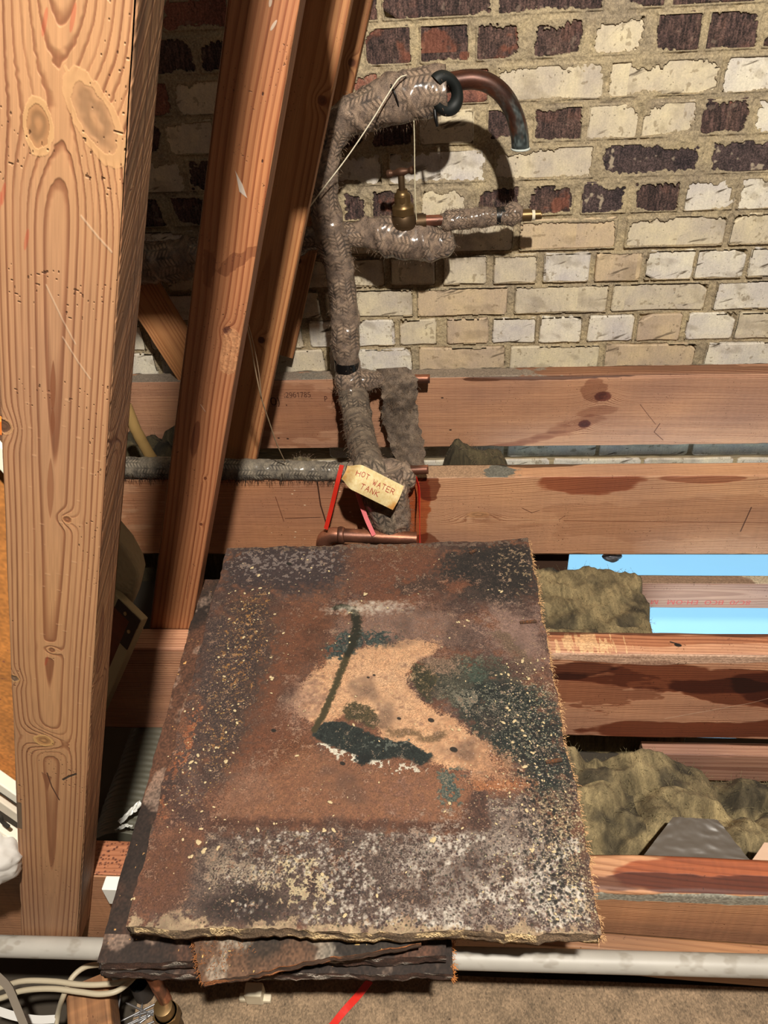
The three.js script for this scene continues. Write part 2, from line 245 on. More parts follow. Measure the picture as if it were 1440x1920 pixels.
function brickGeo(x0, x1, y0, y1, z, k, seed) {
  const r = rng(seed), rough = 'DSRO'.includes(k[0]) ? 1.7 : 1, chip = k[1], P = [], j = (a) => (r() - 0.5) * a * rough, cut = () => 0.003 + r() * 0.005 * rough;
  const cs = [[x0, y0, 1, 1, 'c'], [x1, y0, -1, 1, 'd'], [x1, y1, -1, -1, 'b'], [x0, y1, 1, -1, 'a']];
  cs.forEach(([x, y, sx, sy, id], i) => {
    const big = chip === id || (!chip && r() < 0.05), cx = big ? 0.016 + r() * 0.016 : cut(), cy = big ? 0.008 + r() * 0.014 : cut(), e = [[x + sx * cx, y + j(0.002)], [x + j(0.002), y + sy * cy]];
    if (i % 2 === 0) e.reverse();
    P.push(...e); if (i === 0 || i === 2) { const m1 = 0.3 + r() * 0.12, m2 = 0.6 + r() * 0.12, a = i ? x1 : x0, b2 = i ? x0 : x1; P.push([mix(a, b2, m1), y + sy * r() * 0.003 * rough], [mix(a, b2, m2), y + sy * r() * 0.003 * rough]); }
  });
  const n = P.length, cx = (x0 + x1) / 2, cy = (y0 + y1) / 2, tilt = j(0.004), pos = [], uv = [], idx = [], u0 = r() * 3, v0 = r() * 3;
  const ring = (ins, dz) => { const b = pos.length / 3; for (const [x, y] of P) { const fx = x - Math.sign(x - cx) * ins, fy = y - Math.sign(y - cy) * ins; pos.push(fx, fy, z + dz + tilt * (x - cx) / (x1 - x0)); uv.push(u0 + (fx - x0) / 0.4, v0 + (fy - y0) / 0.4 + (dz < -0.01 ? dz * 2 : 0)); } return b; };
  const a = ring(0.0025, 0), b = ring(0, -0.0022), c = ring(-0.001, -0.03);
  for (let i = 1; i < n - 1; i++) idx.push(a, a + i, a + i + 1);
  for (const [p, q] of [[a, b], [b, c]]) for (let i = 0; i < n; i++) { const i2 = (i + 1) % n; idx.push(p + i, q + i, p + i2, p + i2, q + i, q + i2); }
  const g = new THREE.BufferGeometry(); g.setAttribute('position', new THREE.Float32BufferAttribute(pos, 3)); g.setAttribute('uv', new THREE.Float32BufferAttribute(uv, 2)); g.setIndex(idx);
  return toCreasedNormals(g, 0.5);
}
const mortarTex = texOf(1024, 1024, (x, y, q) => {
  const u = x / 1024, v = y / 1024, m = fbm(u * 12, v * 12, 201, 4) - 0.5, f = n2(u * 420, v * 420, 205) - 0.5, f2 = n2(u * 190, v * 190, 206) - 0.5, g = 1 + m * 0.3 + f * 0.26 + f2 * 0.16;
  q[0] = 166 * g; q[1] = 150 * g; q[2] = 122 * (g - m * 0.1); if (n2(u * 300, v * 300, 209) > 0.95) { q[0] *= 0.7; q[1] *= 0.7; q[2] *= 0.7; }
});
const mortarMat = std({ map: mortarTex, bumpMap: mortarTex, bumpScale: 0.0022, roughness: 0.97 });
function mortarZ(x, y) {                                       // depth of the jointing at a place on the wall: struck joints low down, smeared over the arrises higher up
  const sloppy = smooth(0.24, 0.46, y), c = Math.floor(y / 0.075), yy = y - c * 0.075; let d = Math.min(yy - 0.005, 0.070 - yy), hit = -1;
  for (const b of brickAt[c] ?? []) if (x > b.x0 && x < b.x1) { hit = Math.min(d, x - b.x0, b.x1 - x); break; }
  const lump = fbm(x * 46, y * 46, 301, 4) - 0.5, big = fbm(x * 15, y * 15, 305, 3) - 0.5, fine = fbm(x * 150, y * 150, 309, 2) - 0.5;
  if (hit > 0) { const top = yy > 0.05 ? 1.5 : 1, reach = mix(0.0014, 0.008, sloppy) * top * (0.35 + 3.4 * Math.max(0, big + 0.1 + fine * 0.35)); return hit < reach ? mix(0.0062, 0.0048, hit / reach) + lump * 0.005 + fine * 0.002 : -0.012; }
  return mix(-0.0035, 0.0035, sloppy) + lump * mix(0.006, 0.012, sloppy) + big * 0.006 * sloppy + fine * 0.003;
}
{
  const X0 = -1.0, X1 = 0.95, Y0 = 0.0, Y1 = 0.93, nx = 1050, ny = 500, pos = [], uv = [], idx = [];
  for (let j = 0; j <= ny; j++) for (let i = 0; i <= nx; i++) { const x = mix(X0, X1, i / nx), y = mix(Y0, Y1, j / ny); pos.push(x, y, mortarZ(x, y)); uv.push(x / 0.6, y / 0.6); }
  for (let j = 0; j < ny; j++) for (let i = 0; i < nx; i++) { const a = j * (nx + 1) + i, b = a + nx + 1; idx.push(a, a + 1, b, b, a + 1, b + 1); }
  const g = new THREE.BufferGeometry(); g.setAttribute('position', new THREE.Float32BufferAttribute(pos, 3)); g.setAttribute('uv', new THREE.Float32BufferAttribute(uv, 2)); g.setIndex(idx); g.computeVertexNormals();
  const solid = (x, X, y, Y, z, Z) => { const b = new THREE.BoxGeometry(X - x, Y - y, Z - z).translate((x + X) / 2, (y + Y) / 2, (z + Z) / 2); return b; };
  const wall = struct('wall_back', mergeGeometries([g, solid(X0, X1, -2.8, Y1, -0.22, -0.014), solid(-2.6, X0, -2.8, 2.9, -0.22, 0), solid(X1, 2.6, -2.8, 2.9, -0.22, 0), solid(X0, X1, Y1, 2.9, -0.22, 0)]), mortarMat);
  bricks.forEach((b, i) => { const s = rng(900 + i), y0 = b.c * 0.075 + 0.0045 + (s() - 0.5) * 0.003, y1 = (b.c + 1) * 0.075 - 0.0045 + (s() - 0.5) * 0.003; part('brick', brickGeo(b.x0, b.x1, y0, y1, 0.002 + s() * 0.003, b.k, 400 + i), brickMat[b.k[0]], wall); });
  // the thicker footing of the wall below the joist tops, and the mortar ledge on it
  const foot = struct('wall_footing', mergeGeometries([solid(-2.6, 2.6, -0.44, -0.004, -0.014, 0.029)]), mortarMat);
  const r = rng(77); [[-3, 0.06], [-4, -0.055], [-5, 0.05]].forEach(([c, off]) => { for (let x = -0.3 + off; x < 1.2; x += 0.236) part('brick', brickGeo(x, x + 0.225, c * 0.075 - 0.002, c * 0.075 + 0.063, 0.034 + r() * 0.003, r() < 0.4 ? 'C' : 'W', 700 + Math.round(x * 100) - c * 50), brickMat[r() < 0.7 ? 'W' : 'C'], foot); });
  const lp = [], lu = [], li = [], ln = 260, lm = 14;
  for (let i = 0; i <= ln; i++) for (let j = 0; j <= lm; j++) { const x = mix(-1.25, 1.1, i / ln), t = j / lm, z = mix(-0.012, 0.059, t); lp.push(x, j === lm ? -0.03 : mix(0.0085, 0.034, smooth(0, 0.9, t)) + (fbm(x * 50, z * 50, 311, 3) - 0.5) * 0.012, z); lu.push(x / 0.6, z / 0.6 + 0.3); }
  for (let i = 0; i < ln; i++) for (let j = 0; j < lm; j++) { const a = i * (lm + 1) + j, b = a + lm + 1; li.push(a, a + 1, b, b, a + 1, b + 1); }
  const lg = new THREE.BufferGeometry(); lg.setAttribute('position', new THREE.Float32BufferAttribute(lp, 3)); lg.setAttribute('uv', new THREE.Float32BufferAttribute(lu, 2)); lg.setIndex(li); lg.computeVertexNormals();
  const ledgeTex = texOf(512, 512, (x, y, q) => { const u = x / 512, v = y / 512, m = fbm(u * 9, v * 14, 231, 4), w = smooth(0.52, 0.7, fbm(u * 14, v * 14, 233, 4)), g = 0.8 + 0.5 * (m - 0.5) + (n2(u * 200, v * 200, 232) - 0.5) * 0.25; q[0] = mix(112 * g, 205, w * 0.7); q[1] = mix(106 * g, 190, w * 0.7); q[2] = mix(92 * g, 165, w * 0.7); });
  part('mortar_ledge', lg, std({ map: ledgeTex, bumpMap: ledgeTex, bumpScale: 0.002, roughness: 0.95, side: THREE.DoubleSide }), foot, 'dusty grey mortar ledge at the foot of the brickwork');
}

// ------------------------------------------------------------------ roof over the loft and the room below it
const felt = std({ color: hex(28, 24, 20), roughness: 0.95 }), plain = std({ color: hex(205, 198, 186), roughness: 0.95 });
const slab = (x, X, y, Y, z, Z) => new THREE.BoxGeometry(X - x, Y - y, Z - z).translate((x + X) / 2, (y + Y) / 2, (z + Z) / 2);
{
  const slope = (x0, y0, x1, y1) => { const L = Math.hypot(x1 - x0, y1 - y0); return new THREE.BoxGeometry(L, 0.06, 4.6).rotateZ(Math.atan2(y1 - y0, x1 - x0)).translate((x0 + x1) / 2, (y0 + y1) / 2, 2.1); };
  struct('ceiling', mergeGeometries([slope(-2.65, -0.3, 0.25, 2.75), slope(0.2, 2.75, 2.65, -0.3)]), felt);
  struct('wall_front', slab(-2.6, 2.6, -2.8, 2.9, 4.2, 4.35), felt);
  struct('wall_left', slab(-2.6, -2.45, -2.8, 0, 0, 4.2), plain); struct('wall_right', slab(2.45, 2.6, -2.8, 0, 0, 4.2), plain);
  struct('floor', slab(-2.6, 2.6, -2.9, -2.75, -0.2, 4.3), std({ color: hex(170, 160, 145), roughness: 0.9 }));
  const blue = texOf(256, 256, (x, y, q) => { const g = 1 + (fbm(x / 30, y / 30, 401, 3) - 0.5) * 0.03; q[0] = 168 * g; q[1] = 208 * g; q[2] = 232 * g; });
  struct('wall_below', slab(-2.45, 2.45, -2.75, -0.43, 0.0, 0.05), std({ map: blue, roughness: 0.9 }));
  struct('window_1', slab(-0.45, 1.05, -2.1, -0.9, 3.36, 3.4), std({ color: hex(235, 240, 245), emissive: new THREE.Color(0.55, 0.8, 1), emissiveIntensity: 1.2 }));
  struct('wall_partition', slab(-2.45, 2.45, -2.75, -0.3, 3.41, 3.5), plain);
  const cb = texOf(1024, 1024, (x, y, q) => { const u = x / 1024, v = y / 1024, m = fbm(u * 20, v * 20, 411, 4) - 0.5, f = n2(u * 380, v * 260, 412) - 0.5, f2 = n2(u * 160, v * 160, 414) - 0.5, g = 1 + m * 0.35 + f * 0.32 + f2 * 0.22; q[0] = 128 * g; q[1] = 108 * g; q[2] = 86 * g; if (n2(u * 240, v * 240, 413) > 0.955) { q[0] *= 0.5; q[1] *= 0.45; q[2] *= 0.4; } });
  const chip = std({ map: cb, bumpMap: cb, bumpScale: 0.0012, roughness: 0.95 });
  const uvm = (g, s) => { const p = g.attributes.position, n = g.attributes.normal, u = g.attributes.uv; for (let i = 0; i < p.count; i++) Math.abs(n.getY(i)) > 0.5 ? u.setXY(i, p.getX(i) / s, p.getZ(i) / s) : Math.abs(n.getZ(i)) > 0.5 ? u.setXY(i, p.getX(i) / s, p.getY(i) / s) : u.setXY(i, p.getZ(i) / s, p.getY(i) / s); return g; };
  // ceiling boards of the room below, with the hole between the second and third joists
  struct('ceiling_below', uvm(mergeGeometries([slab(-2.45, 0.2, -0.305, -0.285, 0.05, 0.5), slab(-2.45, 0.35, -0.305, -0.285, 0.5, 0.95), slab(0.35, 0.485, -0.305, -0.285, 0.53, 0.95), slab(1.5, 2.45, -0.305, -0.285, 0.05, 0.95), slab(-2.45, 2.45, -0.305, -0.285, 0.95, 1.36), slab(-2.45, 2.45, -0.305, -0.285, 1.36, 3.45), slab(0.485, 1.5, -0.305, -0.285, 0.87, 0.95), slab(0.2, 1.5, -0.305, -0.285, 0.125, 0.34)]), 0.4), std({ color: hex(62, 55, 46), roughness: 1 }));
  struct('floor_board', uvm(slab(-0.325, 1.4, -0.178, -0.158, 1.331, 1.95), 0.4), chip);
}

// ------------------------------------------------------------------ timbers
const P1w = 0.064, lean = Math.PI / 2 - Math.PI / 10, D18 = Math.PI / 10;
const warm = [[214, 164, 122], [158, 98, 62]];
{
  // the four joists: top 45 mm above the datum, 195 deep
  const J = { w: 0.195, t: 0.045 }, cy = 0.045 - 0.0975, A = (y) => y - cy;   // A: height in the room to place across the face
  const t1 = woodTex({ ...J, s0: -0.95, s1: 0.95, seed: 11, early: [200, 150, 116], late: [150, 98, 72], ring: 0.0034, a0: 0.2, b0: -0.09, slope: 0.01, dive: 0.02, contrast: 0.9, saw: 0.025,
    knots: [{ s: 0.44, a: A(-0.012), r: 0.013, col: [110, 56, 42], e: 1.5, p: 1.4 }, { s: 0.405, a: A(-0.087), r: 0.011, col: [104, 50, 38], e: 1.3, p: 1.4 }],
    stains: [...[[0.43, -0.055, 0.016], [0.395, -0.08, 0.02], [0.36, -0.1, 0.02], [0.325, -0.117, 0.016], [0.29, -0.129, 0.013], [0.25, -0.14, 0.01], [0.215, -0.146, 0.007]].map(([s, y, ra]) => ({ s, a: A(y), rs: 0.055, ra: ra * 0.9, skew: -0.6, k: 0.42, col: [0.72, 0.58, 0.52], mul: 1, rag: 1.6, soft: 0.3 })), { s: 0.42, a: A(0.01), rs: 0.03, ra: 0.03, k: 0.5, col: [0.62, 0.48, 0.42], mul: 1 }, { s: 0.3, a: A(0.04), rs: 0.22, ra: 0.007, k: 0.9, col: [0.5, 0.4, 0.32], mul: 1 }, { s: -0.3, a: A(-0.05), rs: 0.16, ra: 0.09, k: 0.35, col: [0.72, 0.6, 0.52], mul: 1 },
      { top: 1, s: 0.45, a: -0.02, rs: 0.5, ra: 0.03, k: 0.55, col: [0.62, 0.55, 0.48], mul: 1 }, { top: 1, s: 0, a: -0.02, rs: 0.3, ra: 0.04, k: 0.85, col: [142, 132, 118], fs: 30, rag: 0.9 }, { top: 1, s: -0.5, a: -0.02, rs: 0.3, ra: 0.04, k: 0.85, col: [132, 124, 112], fs: 30, rag: 0.9 }],
    draw(c, X, Y, sx, sy) {
      c.fillStyle = 'rgba(38,14,10,0.82)'; c.save(); c.translate(X(-0.325), Y(A(-0.0035))); c.font = Math.round(0.021 * sy) + 'px sans-serif'; c.scale(sx / sy * 0.78, 1); c.fillText(':2961785', 0, 0); c.fillText('P', 0.125 * sy, 0.012 * sy); c.fillText('-', 0.16 * sy, 0.0); c.font = Math.round(0.03 * sy) + 'px sans-serif'; c.fillText('O)', -0.046 * sy, 0.02 * sy); c.fillText('.', 0.001 * sy, 0.022 * sy); c.restore();
      line(c, [[X(0.53), Y(A(-0.035))], [X(0.55), Y(A(-0.06))], [X(0.575), Y(A(-0.09))]], 1.6, 'rgba(60,24,16,.6)'); line(c, [[X(0.585), Y(A(-0.088))], [X(0.575), Y(A(-0.112))], [X(0.6), Y(A(-0.135))]], 2, 'rgba(60,24,16,.7)');
      for (const [s, y] of [[-0.353, -0.118], [-0.33, -0.12], [0.06, -0.01], [0.08, -0.1]]) { c.fillStyle = 'rgba(30,16,12,.85)'; c.beginPath(); c.arc(X(s), Y(A(y)), 3.2, 0, 7); c.fill(); }
    } });
  const t2 = woodTex({ ...J, s0: -0.8, s1: 0.85, seed: 31, early: [196, 148, 114], late: [148, 98, 70], ring: 0.0033, a0: 0.18, b0: -0.1, slope: -0.03, dive: 0.02, contrast: 0.75, saw: 0.03, mottle: 0.2,
    knots: [{ s: 0.13, a: A(-0.046), r: 0.004, e: 6, p: 5, q: 0.5, col: [190, 140, 100] }],
    stains: [{ s: 0.34, a: A(0.035), rs: 0.11, ra: 0.034, k: 0.85, col: [0.72, 0.5, 0.4], mul: 1, rag: 0.7 }, { s: 0.0, a: A(-0.03), rs: 0.035, ra: 0.14, k: 0.9, col: [0.86, 0.56, 0.36], mul: 1, rag: 0.8 }, { s: 0.035, a: A(0.02), rs: 0.02, ra: 0.03, k: 0.8, col: [0.55, 0.36, 0.26], mul: 1 }, { s: 0.03, a: A(-0.13), rs: 0.03, ra: 0.04, k: 0.7, col: [0.6, 0.4, 0.3], mul: 1 }, { s: 0.6, a: A(-0.06), rs: 0.4, ra: 0.05, k: 0.25, col: [0.75, 0.66, 0.6], mul: 1 }, { s: -0.3, a: A(-0.06), rs: 0.3, ra: 0.2, k: 0.4, col: [0.86, 0.72, 0.62], mul: 1 }, { s: 0.55, a: A(0.038), rs: 0.1, ra: 0.01, k: 0.6, col: [0.66, 0.46, 0.38], mul: 1 },
      { top: 1, s: 0.1, a: -0.022, rs: 0.12, ra: 0.06, k: 0.75, col: [158, 130, 104], fs: 30 }, { top: 1, s: 0.165, a: -0.02, rs: 0.03, ra: 0.03, k: 0.9, col: [104, 104, 96], fs: 40 }, { top: 1, s: 0.24, a: -0.045, rs: 0.1, ra: 0.012, k: 0.8, col: [0.4, 0.36, 0.3], mul: 1 }],
    draw(c, X, Y, sx) {
      line(c, [[X(-0.187), Y(A(0.04))], [X(-0.186), Y(A(-0.02))], [X(-0.18), Y(A(-0.06))], [X(-0.176), Y(A(-0.1))]], 3, 'rgba(40,18,10,.85)'); line(c, [[X(-0.262), Y(A(-0.055))], [X(-0.19), Y(A(-0.052))]], 2.2, 'rgba(50,22,12,.8)'); line(c, [[X(-0.275), Y(A(0.0))], [X(-0.266), Y(A(-0.062))]], 1.8, 'rgba(70,32,18,.6)');
      line(c, [[X(0.3), Y(A(-0.062))], [X(0.7), Y(A(-0.068))]], 2.4, 'rgba(105,52,28,.75)'); line(c, [[X(0.08), Y(A(-0.055))], [X(0.29), Y(A(-0.06))]], 2, 'rgba(226,186,146,.6)'); line(c, [[X(0.215), Y(A(-0.03))], [X(0.235), Y(A(-0.042))], [X(0.25), Y(A(-0.036))]], 2, 'rgba(70,34,22,.7)'); line(c, [[X(0.655), Y(A(-0.03))], [X(0.648), Y(A(-0.09))]], 2.4, 'rgba(50,24,16,.75)'); line(c, [[X(0.29), Y(A(-0.06))], [X(0.3), Y(A(-0.05))]], 1.5, 'rgba(70,34,22,.6)');
      const r = rng(5); for (let i = 0; i < 26; i++) { c.fillStyle = 'rgba(240,215,180,.75)'; c.beginPath(); c.arc(X(-0.3 + r() * 0.24), Y(A(0.035 - r() * 0.16)), 1.2 + r() * 1.8, 0, 7); c.fill(); }
    } });
  const t3 = woodTex({ ...J, s0: -0.6, s1: 0.75, seed: 51, early: [188, 138, 108], late: [138, 88, 64], ring: 0.0038, a0: 0.17, b0: -0.08, slope: 0.04, dive: 0.03, contrast: 0.8, saw: 0.035, mottle: 0.3,
    stains: [{ s: 0.42, a: A(-0.008), rs: 0.17, ra: 0.032, k: 0.9, col: [0.56, 0.38, 0.29], mul: 1, rag: 1.1 }, { s: 0.5, a: A(-0.04), rs: 0.09, ra: 0.035, k: 0.9, col: [0.56, 0.38, 0.29], mul: 1, skew: 0.8 }, { s: 0.27, a: A(-0.02), rs: 0.1, ra: 0.06, k: 0.6, col: [0.62, 0.46, 0.38], mul: 1, fs: 30, fa: 90 }, { s: 0.25, a: A(0.01), rs: 0.06, ra: 0.02, k: 0.7, col: [0.5, 0.34, 0.27], mul: 1 }, { s: 0.48, a: A(-0.125), rs: 0.2, ra: 0.024, k: 0.85, col: [0.55, 0.33, 0.22], mul: 1, rag: 0.9, skew: -0.3 }, { s: 0.62, a: A(-0.02), rs: 0.12, ra: 0.06, k: 0.85, col: [0.56, 0.38, 0.29], mul: 1 },
      { s: 0.4, a: A(0.035), rs: 0.3, ra: 0.01, k: 0.6, col: [196, 170, 150] }, { top: 1, s: 0.4, a: -0.03, rs: 0.3, ra: 0.012, k: 0.5, col: [0.7, 0.5, 0.36], mul: 1 }, { top: 1, s: 0.26, a: -0.02, rs: 0.04, ra: 0.02, k: 0.55, col: [225, 190, 140], fs: 260, fa: 500, rag: 3.4 }, { top: 1, s: 0.45, a: -0.042, rs: 0.3, ra: 0.006, k: 0.7, col: [0.36, 0.26, 0.2], mul: 1 }],
    draw(c, X, Y) { c.fillStyle = 'rgba(14,8,6,.95)'; c.beginPath(); c.ellipse(X(0.398), Y(0.0975 + 0.018), 8, 6, 0.3, 0, 7); c.fill(); line(c, [[X(0.389), Y(0.0975 + 0.024)], [X(0.396), Y(0.0975 + 0.021)]], 4, 'rgba(14,8,6,.95)'); line(c, [[X(0.4), Y(A(-0.1))], [X(0.52), Y(A(-0.06))], [X(0.56), Y(A(-0.04))]], 2, 'rgba(214,186,160,.6)'); } });
  const t4 = woodTex({ ...J, s0: -0.65, s1: 0.65, seed: 71, early: [178, 130, 96], late: [136, 90, 62], ring: 0.0032, a0: 0.16, b0: -0.06, slope: 0.02, dive: 0.03, contrast: 0.75, saw: 0.06, mottle: 0.3,
    stains: [{ top: 1, s: 0.36, a: -0.022, rs: 0.12, ra: 0.026, k: 0.7, col: [0.72, 0.42, 0.28], mul: 1, rag: 0.9 }, { top: 1, s: 0.4, a: -0.012, rs: 0.2, ra: 0.012, k: 0.7, col: [0.4, 0.28, 0.26], mul: 1 }, { s: 0.35, a: A(0.034), rs: 0.22, ra: 0.009, k: 0.95, col: [142, 140, 128], fs: 40, rag: 1 }, { top: 1, s: -0.3, a: -0.02, rs: 0.15, ra: 0.05, k: 0.4, col: [0.86, 0.58, 0.44], mul: 1 }],
    draw(c, X, Y, sx, sy) { const r = rng(9); for (let i = 0; i < 420; i++) { c.fillStyle = 'rgba(60,26,16,.6)'; c.beginPath(); c.arc(X(-0.4 + r() * 0.2), Y(0.0975 + r() * 0.044), 0.8 + r() * 1.8, 0, 7); c.fill(); } } });
  const joist = (tex, z, seed, label, opt) => { const m = single('ceiling_joist', timber(-2.0, 1.9, J.w, J.t, tex, seed, opt), woodMat(tex), label, 'joist'); m.position.set(0, cy, z - J.t / 2); return m; };
  joist(t1, 0.1065, 1, 'pine ceiling joist nearest the brick wall, with black stamped numbers and two dark knots', { r: 0.003, waneAt: 1, wane: (s) => 0.012 * smooth(0.1, 0.3, s) * (0.6 + 0.8 * n2(s * 5, 1, 8)) });
  joist(t2, 0.5235, 2, 'second pine joist from the brick wall, behind the paper tag, red stain on its edge', { r: 0.003 });
  joist(t3, 0.974, 3, 'third pine joist from the brick wall, with large dark wet stains on its face', { r: 0.005 });
  joist(t4, 1.3215, 4, 'nearest pine joist, dark red stained top and grey mildewed edge, above the white pipe', { r: 0.006 });

  // the four leaning struts
  const strutTex = (o) => woodTex({ w: P1w, t: 0.045, rows: 360, s0: -0.2, s1: 0.86, ...o });
  const p1 = strutTex({ seed: 91, lw: 0.55, warp: 0.0014, early: [206, 154, 112], late: [136, 82, 54], ring: 0.0031, a0: -0.002, b0: -0.015, slope: 0.011, dive: 0.002, wob: 0.007, contrast: 0.75, mottle: 0.14, sideSaw: 0.35,
    knots: [{ s: 0.746, a: 0.383 - 0.374, r: 0.0062, e: 1.9, p: 1.0, col: [190, 138, 92], rim: [234, 184, 128] }, { s: 0.757, a: 0.357 - 0.374, r: 0.0092, e: 2.1, rot: 0.6, p: 0.8, col: [200, 150, 106], rim: [230, 178, 124] }, { s: 0.254, a: 0.006, r: 0.0075, e: 0.95, p: 1.9, col: [206, 150, 96], rim: [240, 190, 120] }, { s: 0.508, a: -0.009, r: 0.0032, e: 1, p: 1.7, col: [170, 110, 72], rim: [226, 172, 120] }, { s: 0.374, a: 0.0, r: 0.003, e: 1, p: 1.8, col: [170, 112, 76], rim: [226, 172, 120] }, { s: 0.57, a: 0.03, r: 0.005, e: 1, p: 1, col: [120, 84, 62], rim: [226, 172, 120] }, { s: 0.33, a: 0.029, r: 0.004, e: 1, p: 1, col: [150, 120, 96], rim: [226, 172, 110] }],
    draw(c, X, Y, sx, sy) {
      const drop = (s, a, L, w, al = 0.75) => { c.fillStyle = `rgba(142,84,54,${al})`; c.beginPath(); c.moveTo(X(s + L / 2), Y(a)); c.quadraticCurveTo(X(s), Y(a + w), X(s - L / 2), Y(a)); c.quadraticCurveTo(X(s), Y(a - w), X(s + L / 2), Y(a)); c.fill(); };
      drop(0.606, 0.001, 0.036, 0.003); drop(0.582, 0.001, 0.02, 0.0026); drop(0.53, 0.002, 0.05, 0.0042, 0.5);
      c.fillStyle = 'rgba(146,92,62,.7)'; c.beginPath(); c.moveTo(X(0.205), Y(0.008)); c.lineTo(X(0.175), Y(0.003)); c.lineTo(X(0.2), Y(-0.001)); c.fill(); line(c, [[X(0.205), Y(0.003)], [X(0.185), Y(-0.001)], [X(0.165), Y(-0.008)]], 3, 'rgba(82,44,26,.85)');
      for (const [s, a, L] of [[0.668, 0.005, 0.03], [0.64, -0.004, 0.022], [0.71, -0.012, 0.014]]) line(c, [[X(s), Y(a)], [X(s - L * 0.6), Y(a - 0.009)], [X(s - L), Y(a - 0.016)]], 2.5, 'rgba(242,222,196,.4)');
      for (const [s, a] of [[0.79, 0.006], [0.795, -0.006], [0.705, 0.028], [0.71, 0.026], [0.36, 0.004], [0.69, 0.015]]) { c.fillStyle = 'rgba(206,62,40,.3)'; c.beginPath(); c.ellipse(X(s), Y(a), 12, 3, 0.3, 0, 7); c.fill(); }
      line(c, [[X(0.213), Y(-0.022)], [X(0.207), Y(-0.016)], [X(0.2), Y(-0.011)]], 5, 'rgba(40,36,34,.75)'); c.fillStyle = 'rgba(70,70,64,.55)'; c.fillRect(X(0.1), Y(0.032), 90, 18);
      const r = rng(14); for (let i = 0; i < 46; i++) { c.fillStyle = 'rgba(240,196,150,.3)'; c.fillRect(X(0.3 + r() * 0.35), Y(-0.03 + r() * 0.05), 1 + r() * 2, 4 + r() * 9); }
    } });
  const p2 = strutTex({ seed: 111, early: [206, 138, 92], late: [152, 84, 50], ring: 0.0055, a0: 0.05, b0: -0.03, slope: 0.0, dive: 0.02, contrast: 0.8, mottle: 0.16, knots: [{ s: 0.447, a: -0.014, r: 0.0045, e: 1.1, p: 1.6, col: [112, 62, 44] }, { s: 0.23, a: -0.016, r: 0.002, p: 1.4 }, { s: 0.15, a: -0.02, r: 0.002, p: 1.4 }],
    stains: [{ s: 0.53, a: -0.014, rs: 0.01, ra: 0.016, k: 0.4, rag: 2.2, col: [0.55, 0.42, 0.34], mul: 1, skew: 1.2, fs: 60 }, { s: 0.51, a: 0.018, rs: 0.02, ra: 0.008, k: 0.3, rag: 2.2, col: [0.55, 0.42, 0.34], mul: 1, fs: 60 }, { s: 0.42, a: -0.02, rs: 0.03, ra: 0.012, k: 0.5, col: [224, 168, 120], fs: 50 }, { s: 0.29, a: 0.004, rs: 0.035, ra: 0.006, k: 0.5, col: [0.5, 0.34, 0.26], mul: 1 }],
    draw(c, X, Y) { c.fillStyle = 'rgba(236,222,208,.92)'; c.beginPath(); c.moveTo(X(0.624), Y(0.004)); c.lineTo(X(0.612), Y(-0.006)); c.lineTo(X(0.6), Y(-0.013)); c.lineTo(X(0.604), Y(-0.004)); c.lineTo(X(0.62), Y(0.002)); c.fill(); c.fillStyle = 'rgba(244,232,216,.7)'; c.beginPath(); c.ellipse(X(0.775), Y(-0.006), 8, 5, 0, 0, 7); c.fill(); c.beginPath(); c.ellipse(X(0.758), Y(-0.012), 12, 4, 0.7, 0, 7); c.fill(); line(c, [[X(0.34), Y(0.004)], [X(0.332), Y(-0.003)]], 2, 'rgba(240,225,210,.7)'); for (const [s, a] of [[0.7, -0.012], [0.64, -0.022]]) { c.fillStyle = 'rgba(60,26,14,.8)'; c.beginPath(); c.arc(X(s), Y(a), 3, 0, 7); c.fill(); } line(c, [[X(0.22), Y(-0.012)], [X(0.0), Y(-0.017)]], 2, 'rgba(110,54,30,.7)'); } });
  const p3 = strutTex({ seed: 131, px: 1536, early: [200, 140, 90], late: [146, 86, 50], ring: 0.006, a0: 0.02, b0: -0.03, contrast: 0.7, mottle: 0.16, knots: [{ s: 0.218, a: 0.002, r: 0.006, e: 1.1, p: 1.5, col: [88, 50, 34] }, { s: 0.625, a: -0.02, r: 0.007, e: 1, p: 1.5, col: [130, 76, 48] }] });
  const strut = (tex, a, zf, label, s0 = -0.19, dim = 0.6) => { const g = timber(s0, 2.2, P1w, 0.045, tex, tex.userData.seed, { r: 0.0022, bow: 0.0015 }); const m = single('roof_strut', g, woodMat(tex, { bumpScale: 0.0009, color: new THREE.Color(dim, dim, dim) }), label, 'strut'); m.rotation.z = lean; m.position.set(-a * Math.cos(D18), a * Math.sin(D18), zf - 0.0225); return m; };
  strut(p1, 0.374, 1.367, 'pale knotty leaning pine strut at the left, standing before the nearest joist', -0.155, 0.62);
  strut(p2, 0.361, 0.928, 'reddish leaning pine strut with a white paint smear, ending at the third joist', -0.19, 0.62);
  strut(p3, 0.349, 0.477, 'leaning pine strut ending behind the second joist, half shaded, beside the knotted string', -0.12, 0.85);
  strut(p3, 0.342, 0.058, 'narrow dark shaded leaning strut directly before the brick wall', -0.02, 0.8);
  single('timber_cleat', timber(-0.3, 0.0, 0.4, 0.02, woodTex({ w: 0.4, t: 0.02, rows: 64, px: 128, s0: -0.4, s1: 0.1, seed: 161, early: [190, 140, 100], late: [150, 100, 66], b0: -0.05 }), 33).translate(0, 1.095, 0.87), std({ color: hex(170, 120, 80) }), 'short wide board fixed across the backs of the struts, above the picture', 'board');
  const br = single('diagonal_brace', timber(-0.35, 0.6, 0.085, 0.03, p3, 17), woodMat(p3), 'dark orange diagonal brace in the shade before the brick wall, leaning left', 'brace');
